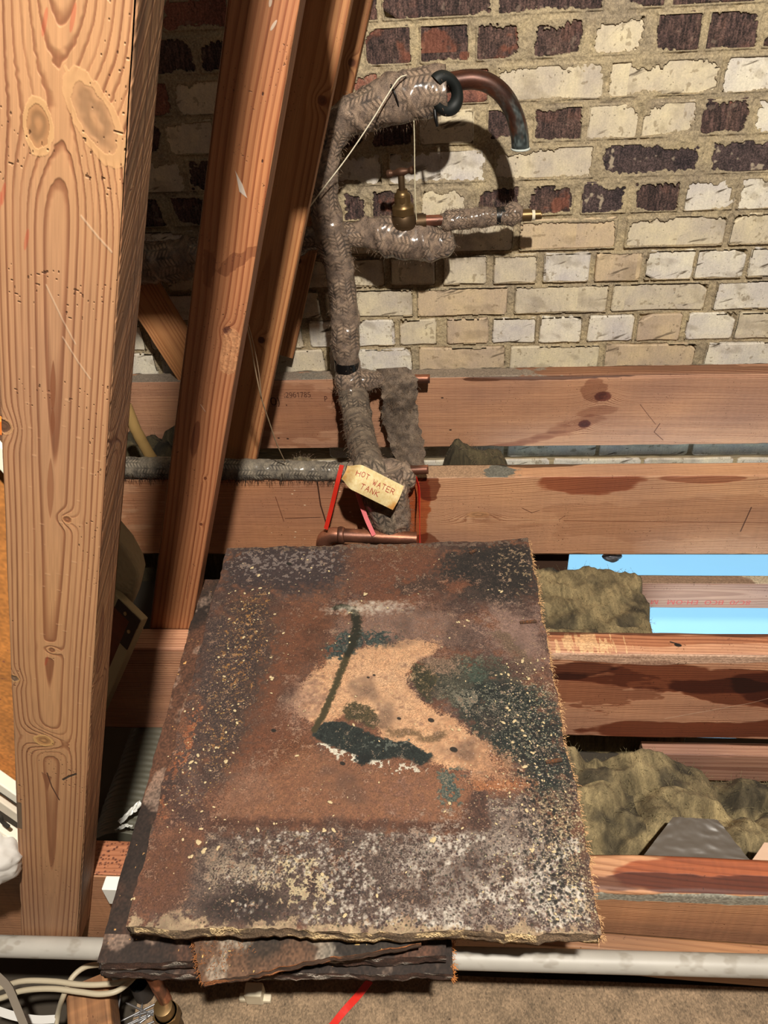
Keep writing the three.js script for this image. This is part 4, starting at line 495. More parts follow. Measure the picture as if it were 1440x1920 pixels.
// ------------------------------------------------------------------ the stack of mouldy boards
const PT = (p) => p.map(([u, v]) => [u / 1000, v / 1000]);
const BX = -0.30, BZ = 0.80, BW = 0.54, BH = 0.66;
function boardTex() {
  const W = 1152, H = 1408, c = document.createElement('canvas'); c.width = W; c.height = H; const ctx = c.getContext('2d'), im = ctx.createImageData(W, H), d = im.data, N = W * H;
  const A = new Float32Array(N), B = new Float32Array(N), G = new Float32Array(N), F = new Float32Array(N), Q = new Float32Array(N);
  for (let y = 0, i = 0; y < H; y++) for (let x = 0; x < W; x++, i++) { A[i] = fbm(x / 90, y / 90, 701, 4); B[i] = fbm(x / 24, y / 24, 711, 4); G[i] = n2(x / 2.2, y / 2.2, 721) * 0.6 + n2(x / 1.1, y / 1.1, 722) * 0.4; F[i] = fbm(x / 9, y / 9, 731, 3); Q[i] = fbm(x / 45, y / 45, 741, 3); }
  const col = new Float32Array(N * 3);
  for (let i = 0; i < N; i++) { const t = smooth(0.36, 0.64, A[i] * 0.55 + B[i] * 0.45), t2 = smooth(0.5, 0.66, Q[i] * 0.6 + F[i] * 0.4), g = 0.6 + 0.8 * G[i]; col[i * 3] = mix(mix(112, 74, t), 90, t2 * 0.7) * g; col[i * 3 + 1] = mix(mix(74, 50, t), 72, t2 * 0.7) * g; col[i * 3 + 2] = mix(mix(54, 42, t), 66, t2 * 0.7) * g; }
  const mw = 144, mh = 176;
  function layer(poly, c1, c2, o = {}) {                       // an organic patch: a blurred outline broken up by noise, two colours by grain
    const mc = document.createElement('canvas'); mc.width = mw; mc.height = mh; const m = mc.getContext('2d'); m.fillStyle = '#000'; m.fillRect(0, 0, mw, mh); m.fillStyle = '#fff'; m.beginPath(); PT(poly).forEach(([u, v], i) => (i ? m.lineTo(u * mw, v * mh) : m.moveTo(u * mw, v * mh))); m.fill();
    let src = Float32Array.from({ length: mw * mh }, (_, i) => 0); const raw = m.getImageData(0, 0, mw, mh).data; for (let i = 0; i < mw * mh; i++) src[i] = raw[i * 4] / 255;
    const rad = o.blur ?? 2; for (let pass = 0; pass < 2; pass++) { const t = new Float32Array(mw * mh); for (let y = 0; y < mh; y++) for (let x = 0; x < mw; x++) { let s = 0, n = 0; for (let k = -rad; k <= rad; k++) { const q = x + k; if (q >= 0 && q < mw) { s += src[y * mw + q]; n++; } } t[y * mw + x] = s / n; } for (let y = 0; y < mh; y++) for (let x = 0; x < mw; x++) { let s = 0, n = 0; for (let k = -rad; k <= rad; k++) { const q = y + k; if (q >= 0 && q < mh) { s += t[q * mw + x]; n++; } } src[y * mw + x] = s / n; } }
    const amp = o.amp ?? 1, thr = o.thr ?? 0.5, soft = o.soft ?? 0.1, k = o.k ?? 1, gr = o.grain ?? 0.5, dis = o.dis ?? 26;
    for (let y = 0, i = 0; y < H; y++) for (let x = 0; x < W; x++, i++) {
      const sx = clamp((x + (A[i] - 0.5) * dis * 2 + (B[i] - 0.5) * dis) / W * mw - 0.5, 0, mw - 1.01), sy = clamp((y + (Q[i] - 0.5) * dis * 2 + (F[i] - 0.5) * dis * 0.6) / H * mh - 0.5, 0, mh - 1.01), ix = sx | 0, iy = sy | 0, fx = sx - ix, fy = sy - iy, p = iy * mw + ix;
      const mv = (src[p] * (1 - fx) + src[p + 1] * fx) * (1 - fy) + (src[p + mw] * (1 - fx) + src[p + mw + 1] * fx) * fy; if (mv < 0.01) continue;
      const br = o.use === 'F' ? F[i] * 0.85 + G[i] * 0.15 : o.use === 'A' ? A[i] * 0.8 + G[i] * 0.2 : o.use === 'G' ? G[i] * 0.6 + F[i] * 0.4 : o.use === 'B' ? B[i] * 0.6 + F[i] * 0.3 + G[i] * 0.1 : B[i] * 0.35 + F[i] * 0.35 + G[i] * 0.3, q = smooth(thr - soft, thr + soft, mv + (br - 0.5) * amp * 1.6) * k * Math.min(1, mv * 4); if (q < 0.004) continue;
      const t = clamp((G[i] - 0.5) * gr * 2 + 0.5 + (F[i] - 0.5) * 1.2), g = 0.64 + 0.72 * G[i]; for (let e = 0; e < 3; e++) col[i * 3 + e] = mix(col[i * 3 + e], mix(c1[e], c2[e], t) * g, q);
    }
  }
  const all = [[0, 0], [1000, 0], [1000, 1000], [0, 1000]];
  // brown field: warm rust in the middle left, purplish and sooty towards the far edge and the left margin
  layer([[184, 307], [286, 258], [401, 290], [366, 423], [329, 504], [346, 600], [401, 654], [398, 773], [232, 786], [203, 636], [196, 466]], [114, 68, 44], [90, 56, 40], { blur: 7, amp: 0.7, k: 0.85, soft: 0.35 });
  layer([[330, 300], [380, 290], [372, 420], [330, 470], [300, 560], [270, 540], [320, 420]], [58, 35, 22], [84, 50, 32], { blur: 5, amp: 1.1, k: 0.9, soft: 0.3 });
  layer([[340, 590], [400, 640], [396, 740], [330, 770], [310, 680]], [84, 50, 28], [104, 62, 38], { blur: 5, amp: 0.9, k: 0.8, soft: 0.3 });
  layer([[59, 98], [254, 83], [378, 98], [402, 172], [330, 230], [150, 235], [73, 208]], [70, 56, 56], [40, 32, 32], { blur: 7, amp: 1.3, thr: 0.35, soft: 0.3, k: 0.95 });
  layer([[59, 98], [254, 83], [420, 95], [402, 150], [277, 190], [150, 200], [73, 190]], [168, 154, 146], [120, 106, 100], { blur: 6, amp: 2.2, thr: 0.98, soft: 0.16, use: 'F', k: 0.8 });
  layer([[400, 80], [660, 70], [680, 250], [560, 290], [420, 250]], [112, 66, 44], [88, 54, 40], { blur: 7, amp: 0.9, soft: 0.3, k: 0.8 });
  layer([[400, 70], [680, 60], [670, 110], [420, 120]], [126, 92, 66], [96, 64, 46], { blur: 5, amp: 1.3, soft: 0.25, k: 0.8 });
  layer([[640, 160], [700, 92], [899, 64], [906, 200], [876, 271], [756, 265], [670, 230]], [26, 22, 21], [54, 44, 38], { blur: 6, amp: 1.3, thr: 0.4, soft: 0.2 });
  layer([[500, 215], [740, 190], [760, 240], [520, 250]], [54, 40, 34], [82, 58, 46], { blur: 3, amp: 1.5, soft: 0.2 });
  layer([[650, 215], [750, 208], [748, 236], [660, 240]], [118, 72, 48], [96, 60, 44], { blur: 2, amp: 0.8, soft: 0.2 });
  layer([[790, 80], [906, 80], [908, 260], [800, 250]], [196, 172, 132], [140, 118, 90], { blur: 4, amp: 2.6, thr: 1.45, soft: 0.1, use: 'F', k: 0.85 });
  layer([[440, 280], [640, 262], [760, 330], [740, 420], [620, 390], [400, 420], [390, 330]], [150, 126, 114], [116, 84, 68], { blur: 7, amp: 1.2, soft: 0.3, k: 0.75 });
  layer([[700, 340], [820, 330], [830, 420], [720, 430]], [84, 66, 60], [104, 80, 70], { blur: 6, amp: 1.0, soft: 0.25, k: 0.8 });
  layer([[740, 280], [896, 271], [911, 404], [914, 508], [867, 458], [787, 391]], [154, 124, 112], [114, 90, 80], { blur: 6, amp: 0.9, soft: 0.28, k: 0.9 });
  layer([[790, 330], [840, 380], [890, 450], [880, 470], [820, 410], [770, 350]], [84, 66, 50], [104, 84, 66], { blur: 2, amp: 1.0, soft: 0.25, k: 0.8 });
  layer([[290, 667], [398, 633], [536, 662], [625, 671], [733, 679], [766, 679], [759, 699], [709, 710], [708, 777], [585, 782], [201, 787], [211, 710]], [142, 98, 70], [106, 70, 52], { blur: 4, amp: 0.9, soft: 0.3, k: 0.9, dis: 14 });
  layer([[520, 700], [600, 690], [620, 760], [540, 780]], [104, 78, 70], [124, 88, 72], { blur: 6, amp: 1.2, soft: 0.3, k: 0.7 });
  layer([[200, 640], [290, 650], [330, 760], [210, 780]], [142, 108, 90], [110, 76, 58], { blur: 6, amp: 1.4, soft: 0.25, k: 0.6 });
  layer([[201, 772], [708, 766], [706, 784], [203, 790]], [62, 38, 28], [84, 52, 38], { blur: 1, amp: 1.2, soft: 0.25, dis: 6, k: 0.85 });
  layer([[696, 712], [712, 712], [712, 782], [700, 782]], [66, 42, 32], [84, 52, 40], { blur: 1, amp: 0.9, soft: 0.25, dis: 5, k: 0.8 });
  // the mouldy near end
  layer([[203, 796], [708, 784], [731, 719], [827, 707], [879, 780], [915, 855], [925, 945], [120, 945], [100, 930], [185, 929], [174, 866], [180, 823]], [72, 56, 50], [104, 88, 78], { blur: 4, amp: 1.0, soft: 0.3 });
  layer([[520, 815], [708, 790], [773, 728], [851, 763], [904, 863], [902, 924], [560, 935]], [168, 156, 144], [128, 114, 104], { blur: 10, amp: 1.5, soft: 0.24, k: 0.85 });
  layer([[250, 840], [520, 815], [904, 800], [902, 924], [280, 935]], [52, 38, 34], [80, 60, 50], { blur: 6, amp: 2.0, thr: 0.98, soft: 0.18, use: 'B', k: 0.9 });
  layer([[221, 889], [313, 866], [380, 890], [400, 920], [340, 935], [216, 936]], [34, 27, 25], [58, 42, 36], { blur: 5, amp: 1.4, soft: 0.2 });
  layer([[440, 850], [500, 840], [520, 890], [460, 910]], [38, 28, 26], [60, 42, 36], { blur: 4, amp: 1.6, soft: 0.2 });
  layer([[183, 832], [291, 812], [386, 827], [420, 850], [358, 876], [276, 866], [196, 874]], [188, 172, 148], [140, 124, 106], { blur: 6, amp: 1.4, soft: 0.24, k: 0.85 });
  layer([[300, 820], [420, 830], [471, 862], [440, 930], [380, 890], [310, 860]], [214, 200, 164], [160, 142, 112], { blur: 4, amp: 1.9, thr: 0.8, soft: 0.12, use: 'F' });
  layer([[240, 800], [500, 800], [520, 860], [260, 850]], [66, 44, 36], [92, 62, 48], { blur: 4, amp: 2.0, thr: 0.95, soft: 0.15, use: 'B' });
  layer([[90, 800], [185, 790], [200, 935], [100, 940]], [104, 66, 44], [84, 54, 42], { blur: 5, amp: 0.9, soft: 0.25, k: 0.9 });
  // black-green growth at the right
  layer([[565, 442], [622, 428], [697, 417], [747, 433], [821, 432], [873, 509], [904, 579], [916, 676], [915, 743], [859, 707], [800, 657], [726, 616], [717, 559], [659, 536], [611, 512], [579, 481]], [44, 44, 36], [96, 90, 74], { blur: 4, amp: 1.5, soft: 0.16 });
  layer([[800, 440], [900, 520], [922, 761], [925, 941], [880, 900], [870, 780], [820, 640]], [40, 36, 30], [150, 132, 104], { blur: 5, amp: 1.5, soft: 0.18, use: 'G', grain: 1.4, k: 0.9 });
  layer([[690, 480], [781, 462], [861, 499], [910, 624], [905, 706], [830, 677], [770, 626], [728, 571]], [18, 22, 20], [40, 46, 40], { blur: 5, amp: 1.8, thr: 0.36, soft: 0.16 });
  layer([[690, 480], [781, 462], [861, 499], [910, 624], [905, 760], [830, 677], [728, 571]], [150, 144, 126], [100, 96, 82], { blur: 5, amp: 2.3, thr: 1.15, soft: 0.16, use: 'G', k: 0.75 });
  layer([[659, 474], [721, 460], [742, 523], [778, 510], [797, 570], [739, 582], [670, 536]], [160, 152, 132], [96, 92, 78], { blur: 4, amp: 1.9, thr: 0.8, soft: 0.2, k: 0.8 });
  layer([[560, 436], [606, 430], [640, 470], [650, 520], [612, 515], [580, 480]], [36, 36, 24], [70, 62, 38], { blur: 2, amp: 1.3, soft: 0.12 });
  layer([[680, 425], [760, 440], [770, 500], [720, 480]], [44, 62, 52], [70, 78, 66], { blur: 3, amp: 1.6, soft: 0.12, k: 0.8 });
  // bare tan patch, its black stain and crusts
  layer([[354, 464], [385, 416], [441, 402], [518, 387], [608, 379], [673, 384], [640, 405], [584, 435], [573, 475], [593, 513], [635, 543], [693, 575], [760, 626], [757, 668], [712, 680], [625, 661], [557, 630], [527, 614], [507, 574], [458, 557], [413, 576], [380, 594], [340, 565], [325, 516]], [206, 164, 126], [176, 130, 96], { blur: 2, amp: 0.8, soft: 0.16, dis: 16 });
  layer([[400, 420], [640, 400], [600, 520], [720, 640], [560, 600], [400, 560]], [222, 190, 156], [196, 156, 122], { blur: 6, amp: 2.2, thr: 0.9, soft: 0.25, k: 0.6 });
  layer([[354, 464], [441, 402], [608, 379], [590, 470], [640, 540], [760, 626], [712, 680], [530, 610], [380, 594], [325, 516]], [150, 104, 76], [120, 82, 60], { blur: 3, amp: 2.4, thr: 1.35, soft: 0.2, k: 0.6 });
  layer([[300, 470], [380, 480], [370, 600], [310, 590]], [156, 126, 110], [126, 92, 74], { blur: 5, amp: 1.3, soft: 0.26, k: 0.75 });
  layer([[600, 400], [700, 420], [690, 470], [600, 450]], [150, 118, 96], [120, 92, 76], { blur: 4, amp: 1.3, soft: 0.25, k: 0.7 });
  layer([[680, 590], [790, 640], [800, 690], [700, 700]], [190, 140, 102], [138, 102, 78], { blur: 4, amp: 1.5, soft: 0.2, k: 0.85 });
  layer([[715, 690], [860, 690], [850, 700], [720, 712]], [168, 106, 64], [130, 84, 56], { blur: 1, amp: 1.3, soft: 0.2, dis: 10, k: 0.8 });
  layer([[378, 416], [412, 373], [477, 365], [562, 367], [543, 386], [479, 387], [429, 412], [393, 426]], [24, 34, 34], [70, 78, 72], { blur: 2, amp: 1.5, thr: 0.32, soft: 0.14, dis: 14, use: 'F' });
  layer([[390, 618], [445, 630], [560, 664], [630, 672], [600, 680], [500, 668], [400, 642]], [226, 218, 202], [190, 182, 164], { blur: 1, amp: 1.6, thr: 0.72, soft: 0.12, dis: 8, use: 'F' });
  layer([[366, 612], [380, 586], [414, 576], [463, 590], [521, 603], [579, 624], [650, 650], [619, 662], [558, 652], [503, 658], [443, 634], [397, 628]], [17, 23, 21], [40, 46, 42], { blur: 1, amp: 0.7, soft: 0.1, dis: 12 });
  layer([[440, 600], [560, 612], [600, 636], [520, 628]], [110, 112, 100], [70, 76, 70], { blur: 2, amp: 2.0, thr: 0.85, soft: 0.12, use: 'F' });
  layer([[470, 640], [510, 640], [505, 668], [478, 672]], [17, 21, 19], [26, 30, 28], { blur: 1, amp: 0.9, dis: 10 });
  layer([[425, 550], [460, 528], [500, 545], [530, 580], [500, 590], [480, 566], [440, 580]], [50, 46, 30], [92, 76, 50], { blur: 1, amp: 1.8, thr: 0.4, soft: 0.12, dis: 14 });
  layer([[490, 570], [560, 592], [640, 600], [700, 590], [650, 616], [560, 612]], [88, 70, 48], [122, 94, 68], { blur: 1, amp: 1.4, soft: 0.2, dis: 14, k: 0.9 });
  layer([[640, 676], [690, 682], [684, 740], [650, 728]], [40, 66, 68], [96, 92, 78], { blur: 2, amp: 1.9, soft: 0.12, use: 'F' });
  layer([[711, 712], [745, 709], [740, 747], [760, 778], [708, 780]], [56, 40, 34], [88, 60, 48], { blur: 1, amp: 0.8, dis: 10, soft: 0.16 });
  // left margin: sooty, with yellow and rusty flecks
  layer([[106, 260], [197, 232], [232, 353], [226, 518], [220, 658], [170, 741], [130, 580], [106, 412]], [46, 36, 33], [80, 60, 50], { blur: 6, amp: 1.4, thr: 0.38, soft: 0.25, k: 0.95 });
  layer([[54, 339], [106, 275], [181, 353], [184, 568], [170, 721], [137, 721], [97, 520]], [56, 45, 44], [84, 64, 56], { blur: 6, amp: 1.4, thr: 0.4, soft: 0.25, k: 0.9 });
  layer([[106, 245], [215, 225], [232, 353], [226, 518], [226, 658], [160, 741], [130, 580], [106, 412]], [206, 160, 88], [150, 108, 58], { blur: 5, amp: 2.6, thr: 1.55, soft: 0.1, use: 'F', k: 0.8 });
  layer([[106, 245], [235, 225], [232, 353], [226, 518], [226, 700], [160, 741], [130, 580], [106, 412]], [176, 124, 62], [140, 92, 48], { blur: 6, amp: 2.2, thr: 1.3, soft: 0.1, use: 'G', k: 0.8 });
  layer([[84, 560], [112, 520], [130, 640], [105, 790], [84, 760]], [176, 100, 60], [120, 72, 48], { blur: 2, amp: 1.9, thr: 0.85, use: 'F', soft: 0.12 });
  layer([[60, 92], [900, 60], [905, 78], [60, 106]], [150, 128, 108], [84, 68, 58], { blur: 1, amp: 1.9, thr: 0.75, soft: 0.15, use: 'F', dis: 8 });
  layer([[90, 932], [925, 925], [925, 962], [90, 972]], [196, 172, 136], [124, 104, 84], { blur: 1, amp: 1.8, soft: 0.2, use: 'B', dis: 10 });
  // over all of it: soot clouds, pale dust and fine flecks
  layer(all, [58, 46, 42], [84, 64, 54], { blur: 1, amp: 2.0, thr: 1.5, soft: 0.3, use: 'A', k: 0.5 });
  layer(all, [170, 142, 120], [140, 112, 92], { blur: 1, amp: 2.2, thr: 1.5, soft: 0.16, k: 0.6 });
  for (let i = 0; i < N; i++) { d[i * 4] = clamp(col[i * 3], 0, 255); d[i * 4 + 1] = clamp(col[i * 3 + 1], 0, 255); d[i * 4 + 2] = clamp(col[i * 3 + 2], 0, 255); d[i * 4 + 3] = 255; }
  ctx.putImageData(im, 0, 0);
  const X = (u) => u / 1000 * W, Y = (v) => v / 1000 * H, r = rng(81);
  const stroke = [[384, 290], [408, 284], [430, 296], [444, 328], [444, 380], [429, 430], [414, 496], [398, 552], [380, 600]], cv = new THREE.CatmullRomCurve3(stroke.map(([u, v]) => V(u, v, 0)));
  for (let i = 0; i < 2600; i++) { const t = r(), p = cv.getPointAt(t), w = t < 0.12 ? 9 : t < 0.42 ? 17 : mix(13, 8, t); ctx.fillStyle = `rgba(${t < 0.5 ? '30,29,16' : '62,54,32'},${0.22 + r() * 0.28})`; ctx.beginPath(); ctx.arc(X(p.x) + (r() + r() - 1) * w, Y(p.y) + (r() + r() - 1) * w, 1.5 + r() * 3.5, 0, 7); ctx.fill(); }
  for (let i = 0; i < 700; i++) { const u = 470 + (r() + r() - 1) * 130, v = 288 + (r() + r() - 1) * 26 + (u - 470) * -0.04; ctx.fillStyle = `rgba(206,196,180,${0.06 + r() * 0.14})`; ctx.beginPath(); ctx.arc(X(u), Y(v), 2 + r() * 5, 0, 7); ctx.fill(); }
  for (let i = 0; i < 5200; i++) { const u = 230 + Math.sqrt(r()) * 680, v = 790 + r() * 140, n = fbm(u / 60, v / 40, 751, 3); if (n < 0.43 + r() * 0.12) continue; const q0 = 1 + r() * r() * 6.5, a = 0.26 + r() * 0.5; for (let k = 0; k < 3; k++) { const w = 176 + r() * 50; ctx.fillStyle = `rgba(${w},${w * 0.955},${w * 0.89},${a * 0.55})`; ctx.beginPath(); ctx.ellipse(X(u) + (r() - 0.5) * q0, Y(v) + (r() - 0.5) * q0, q0 * (1 - k * 0.25), q0 * (0.8 - k * 0.2), r() * 3, 0, 7); ctx.fill(); } }
  for (let i = 0; i < 2600; i++) { const u = 230 + r() * 690, v = 790 + r() * 145; ctx.fillStyle = `rgba(${34 + r() * 20},${26 + r() * 16},${24 + r() * 12},${0.3 + r() * 0.5})`; ctx.beginPath(); ctx.ellipse(X(u), Y(v), 0.8 + r() * 2.4, 0.8 + r() * 1.6, r() * 3, 0, 7); ctx.fill(); }
  for (let i = 0; i < 2200; i++) { const u = 60 + r() * 850, v = 80 + r() * 850; ctx.fillStyle = r() < 0.6 ? `rgba(${205 + r() * 40},${176 + r() * 40},${120 + r() * 50},${0.35 + r() * 0.5})` : `rgba(28,22,20,${0.3 + r() * 0.4})`; ctx.fillRect(X(u), Y(v), 0.8 + r() * 2.2, 0.8 + r() * 1.6); }
  for (let i = 0; i < 2600; i++) { const s = r(), u = s < 0.45 ? 880 + (r() + r() - 1) * 70 : s < 0.75 ? 800 + (r() + r() - 1) * 110 : 150 + (r() + r() - 1) * 70, v = s < 0.75 ? 480 + r() * 440 : 250 + r() * 500; ctx.fillStyle = s < 0.75 ? `rgba(${206 + r() * 40},${190 + r() * 30},${150 + r() * 40},${0.5 + r() * 0.5})` : `rgba(216,176,${90 + r() * 60},${0.4 + r() * 0.5})`; ctx.fillRect(X(u), Y(v), 1 + r() * 3, 1 + r() * 2.4); }
  for (let i = 0; i < 900; i++) { const u = 860 + (r() + r() - 1) * 60, v = 560 + r() * 360; ctx.fillStyle = `rgba(20,18,16,${0.3 + r() * 0.5})`; ctx.beginPath(); ctx.ellipse(X(u), Y(v), 1 + r() * 4, 1 + r() * 3, r() * 3, 0, 7); ctx.fill(); }
  for (const [u, v, q] of [[633, 572, 6], [681, 634, 7], [291, 600, 5], [563, 570, 4], [487, 476, 3], [500, 470, 3], [450, 665, 5], [240, 150, 7]]) { ctx.fillStyle = 'rgba(24,20,16,.85)'; ctx.beginPath(); ctx.ellipse(X(u), Y(v), q * 1.4, q, 0.4, 0, 7); ctx.fill(); }
  return finish(new THREE.CanvasTexture(c), true, THREE.MirroredRepeatWrapping);
}
const bTex = boardTex(); bTex.flipY = false;
const dkTex = texOf(768, 768, (x, y, q) => { const u = x / 768, v = y / 768, m = fbm(u * 7, v * 7, 841, 5), f = n2(u * 330, v * 330, 843), w = smooth(0.6, 0.72, fbm(u * 22, v * 22, 845, 4)), g = 0.7 + 0.5 * f; q[0] = mix(mix(84, 40, smooth(0.4, 0.6, m)), 150, w * 0.6) * g; q[1] = mix(mix(60, 33, smooth(0.4, 0.6, m)), 138, w * 0.6) * g; q[2] = mix(mix(46, 29, smooth(0.4, 0.6, m)), 126, w * 0.6) * g; if (n2(u * 150, v * 150, 847) > 0.965) { q[0] = 196; q[1] = 160; q[2] = 100; } });
const edgeTex = texOf(512, 64, (x, y, q) => { const u = x / 512, v = y / 64, m = fbm(u * 40, v * 3, 801, 4), f = n2(u * 300, v * 12, 802) - 0.5, w = smooth(0.45, 0.62, fbm(u * 14, v * 1.5, 803, 3)), g = 1 + (m - 0.5) * 0.6 + f * 0.5; q[0] = mix(112, 206, w) * g; q[1] = mix(92, 178, w) * g; q[2] = mix(72, 134, w) * g; });
const edgeDark = texOf(512, 64, (x, y, q) => { const u = x / 512, v = y / 64, m = fbm(u * 40, v * 3, 811, 4), f = n2(u * 300, v * 14, 812) - 0.5, w = smooth(0.56, 0.7, fbm(u * 12, v * 2, 813, 3)), g = 1 + (m - 0.5) * 0.8 + f * 0.5; q[0] = mix(66, 140, w) * g; q[1] = mix(44, 130, w) * g; q[2] = mix(34, 120, w) * g; });
const edgeRust = texOf(256, 64, (x, y, q) => { const u = x / 256, v = y / 64, g = 1 + (fbm(u * 30, v * 5, 821, 4) - 0.5) * 0.9 + (n2(u * 200, v * 40, 822) - 0.5) * 0.6; const w = smooth(0.45, 0.6, fbm(u * 9, v * 2, 824, 3)); q[0] = mix(84, 168, w) * g; q[1] = mix(62, 106, w) * g; q[2] = mix(48, 62, w) * g; });
const dkGrey = std({ map: dkTex, color: new THREE.Color(1.25, 1.3, 1.25), bumpMap: dkTex, bumpScale: 0.0016, roughness: 0.9 }), dkBrown = std({ map: dkTex, color: new THREE.Color(1.15, 0.98, 0.9), bumpMap: dkTex, bumpScale: 0.0016, roughness: 0.85 }), dkMat = std({ map: dkTex, color: new THREE.Color(1.2, 1, 0.92), bumpMap: dkTex, bumpScale: 0.0016, roughness: 0.85 }), topMat = std({ map: bTex, color: new THREE.Color(0.8, 0.8, 0.8), bumpMap: bTex, bumpScale: 0.0013, roughness: 0.85 }), eM = std({ map: edgeTex, bumpMap: edgeTex, bumpScale: 0.0016, roughness: 0.95 }), eD = std({ map: edgeDark, bumpMap: edgeDark, bumpScale: 0.003, roughness: 0.9 }), eR = std({ map: edgeRust, bumpMap: edgeRust, bumpScale: 0.003, roughness: 1 });
// a sheet with ragged edges: corners (x, z) far-left, far-right, near-right, near-left; height(x, z) bends it
function sheet(corners, yTop, thick, o) {
  const per = 70, ring = [], r = rng(o.seed), pos = [], uv = [], idx = [], P = corners.map(([x, z]) => [x, z]), cx = P.reduce((s, p) => s + p[0], 0) / 4, cz = P.reduce((s, p) => s + p[1], 0) / 4;
  P.forEach((p, k) => { const q = P[(k + 1) % 4], L = Math.hypot(q[0] - p[0], q[1] - p[1]), nx = (q[1] - p[1]) / L, nz = -(q[0] - p[0]) / L; for (let i = 0; i < per; i++) { const t = i / per, s = k * 7 + t * L * 30, rag = ((fbm(s, 1, o.seed, 4) - 0.5) * 0.0075 + (n2(s * 9, 2, o.seed) - 0.5) * 0.0035) * (o.rag ?? 1) * Math.min(1, Math.min(t, 1 - t) * 8 + 0.2); ring.push([mix(p[0], q[0], t) + nx * rag, mix(p[1], q[1], t) + nz * rag, s]); } });
  const n = ring.length, h = o.height ?? (() => 0), rings = 26, hh = (x, z, e) => h(x, z) + (fbm(x * 26, z * 26, o.seed + 5, 3) - 0.5) * 0.0026 - e;
  for (let k = 1; k <= rings; k++) { const f = k / rings; for (const [x, z] of ring) { const X = mix(cx, x, f), Z = mix(cz, z, f), e = f > 0.985 ? 0.0012 : 0; pos.push(X, yTop + hh(X, Z, e), Z); uv.push((X - BX) / BW + (o.u ?? 0), (Z - BZ) / BH + (o.v ?? 0)); } }
  pos.push(cx, yTop + hh(cx, cz, 0), cz); uv.push((cx - BX) / BW + (o.u ?? 0), (cz - BZ) / BH + (o.v ?? 0)); const c = pos.length / 3 - 1;
  for (let i = 0; i < n; i++) { const j = (i + 1) % n; idx.push(c, j, i); for (let k = 0; k < rings - 1; k++) { const a = k * n + i, b = k * n + j, a2 = a + n, b2 = b + n; idx.push(a, b, a2, b, b2, a2); } }
  const top = new THREE.BufferGeometry(); top.setAttribute('position', new THREE.Float32BufferAttribute(pos, 3)); top.setAttribute('uv', new THREE.Float32BufferAttribute(uv, 2)); top.setIndex(idx); top.computeVertexNormals();
  const ep = [], eu = [], ei = [], lv = 6; for (let k = 0; k <= lv; k++) { const f = k / lv; ring.forEach(([x, z, s], i) => { const out = (fbm(s * 2, f * 3, o.seed + 9, 3) - 0.5) * 0.006 * (k && k < lv ? 1 : 0.3), X = x + (x - cx) * out * 3, Z = z + (z - cz) * out * 3; ep.push(X, yTop + hh(x, z, 0.0012) - f * thick * (0.9 + 0.25 * n2(s, 5, o.seed)), Z); eu.push(s * 0.12, 1 - f); }); }
  for (let k = 0; k < lv; k++) for (let i = 0; i < n; i++) { const j = (i + 1) % n, a = k * n + i, b = k * n + j; ei.push(a, b, a + n, b, b + n, a + n); }
  const bc = ep.length / 3; ep.push(cx, yTop - thick + h(cx, cz), cz); eu.push(0, 0); for (let i = 0; i < n; i++) ei.push(bc, lv * n + i, lv * n + (i + 1) % n);
  const edge = new THREE.BufferGeometry(); edge.setAttribute('position', new THREE.Float32BufferAttribute(ep, 3)); edge.setAttribute('uv', new THREE.Float32BufferAttribute(eu, 2)); edge.setIndex(ei); edge.computeVertexNormals();
  return { top, edge };
}
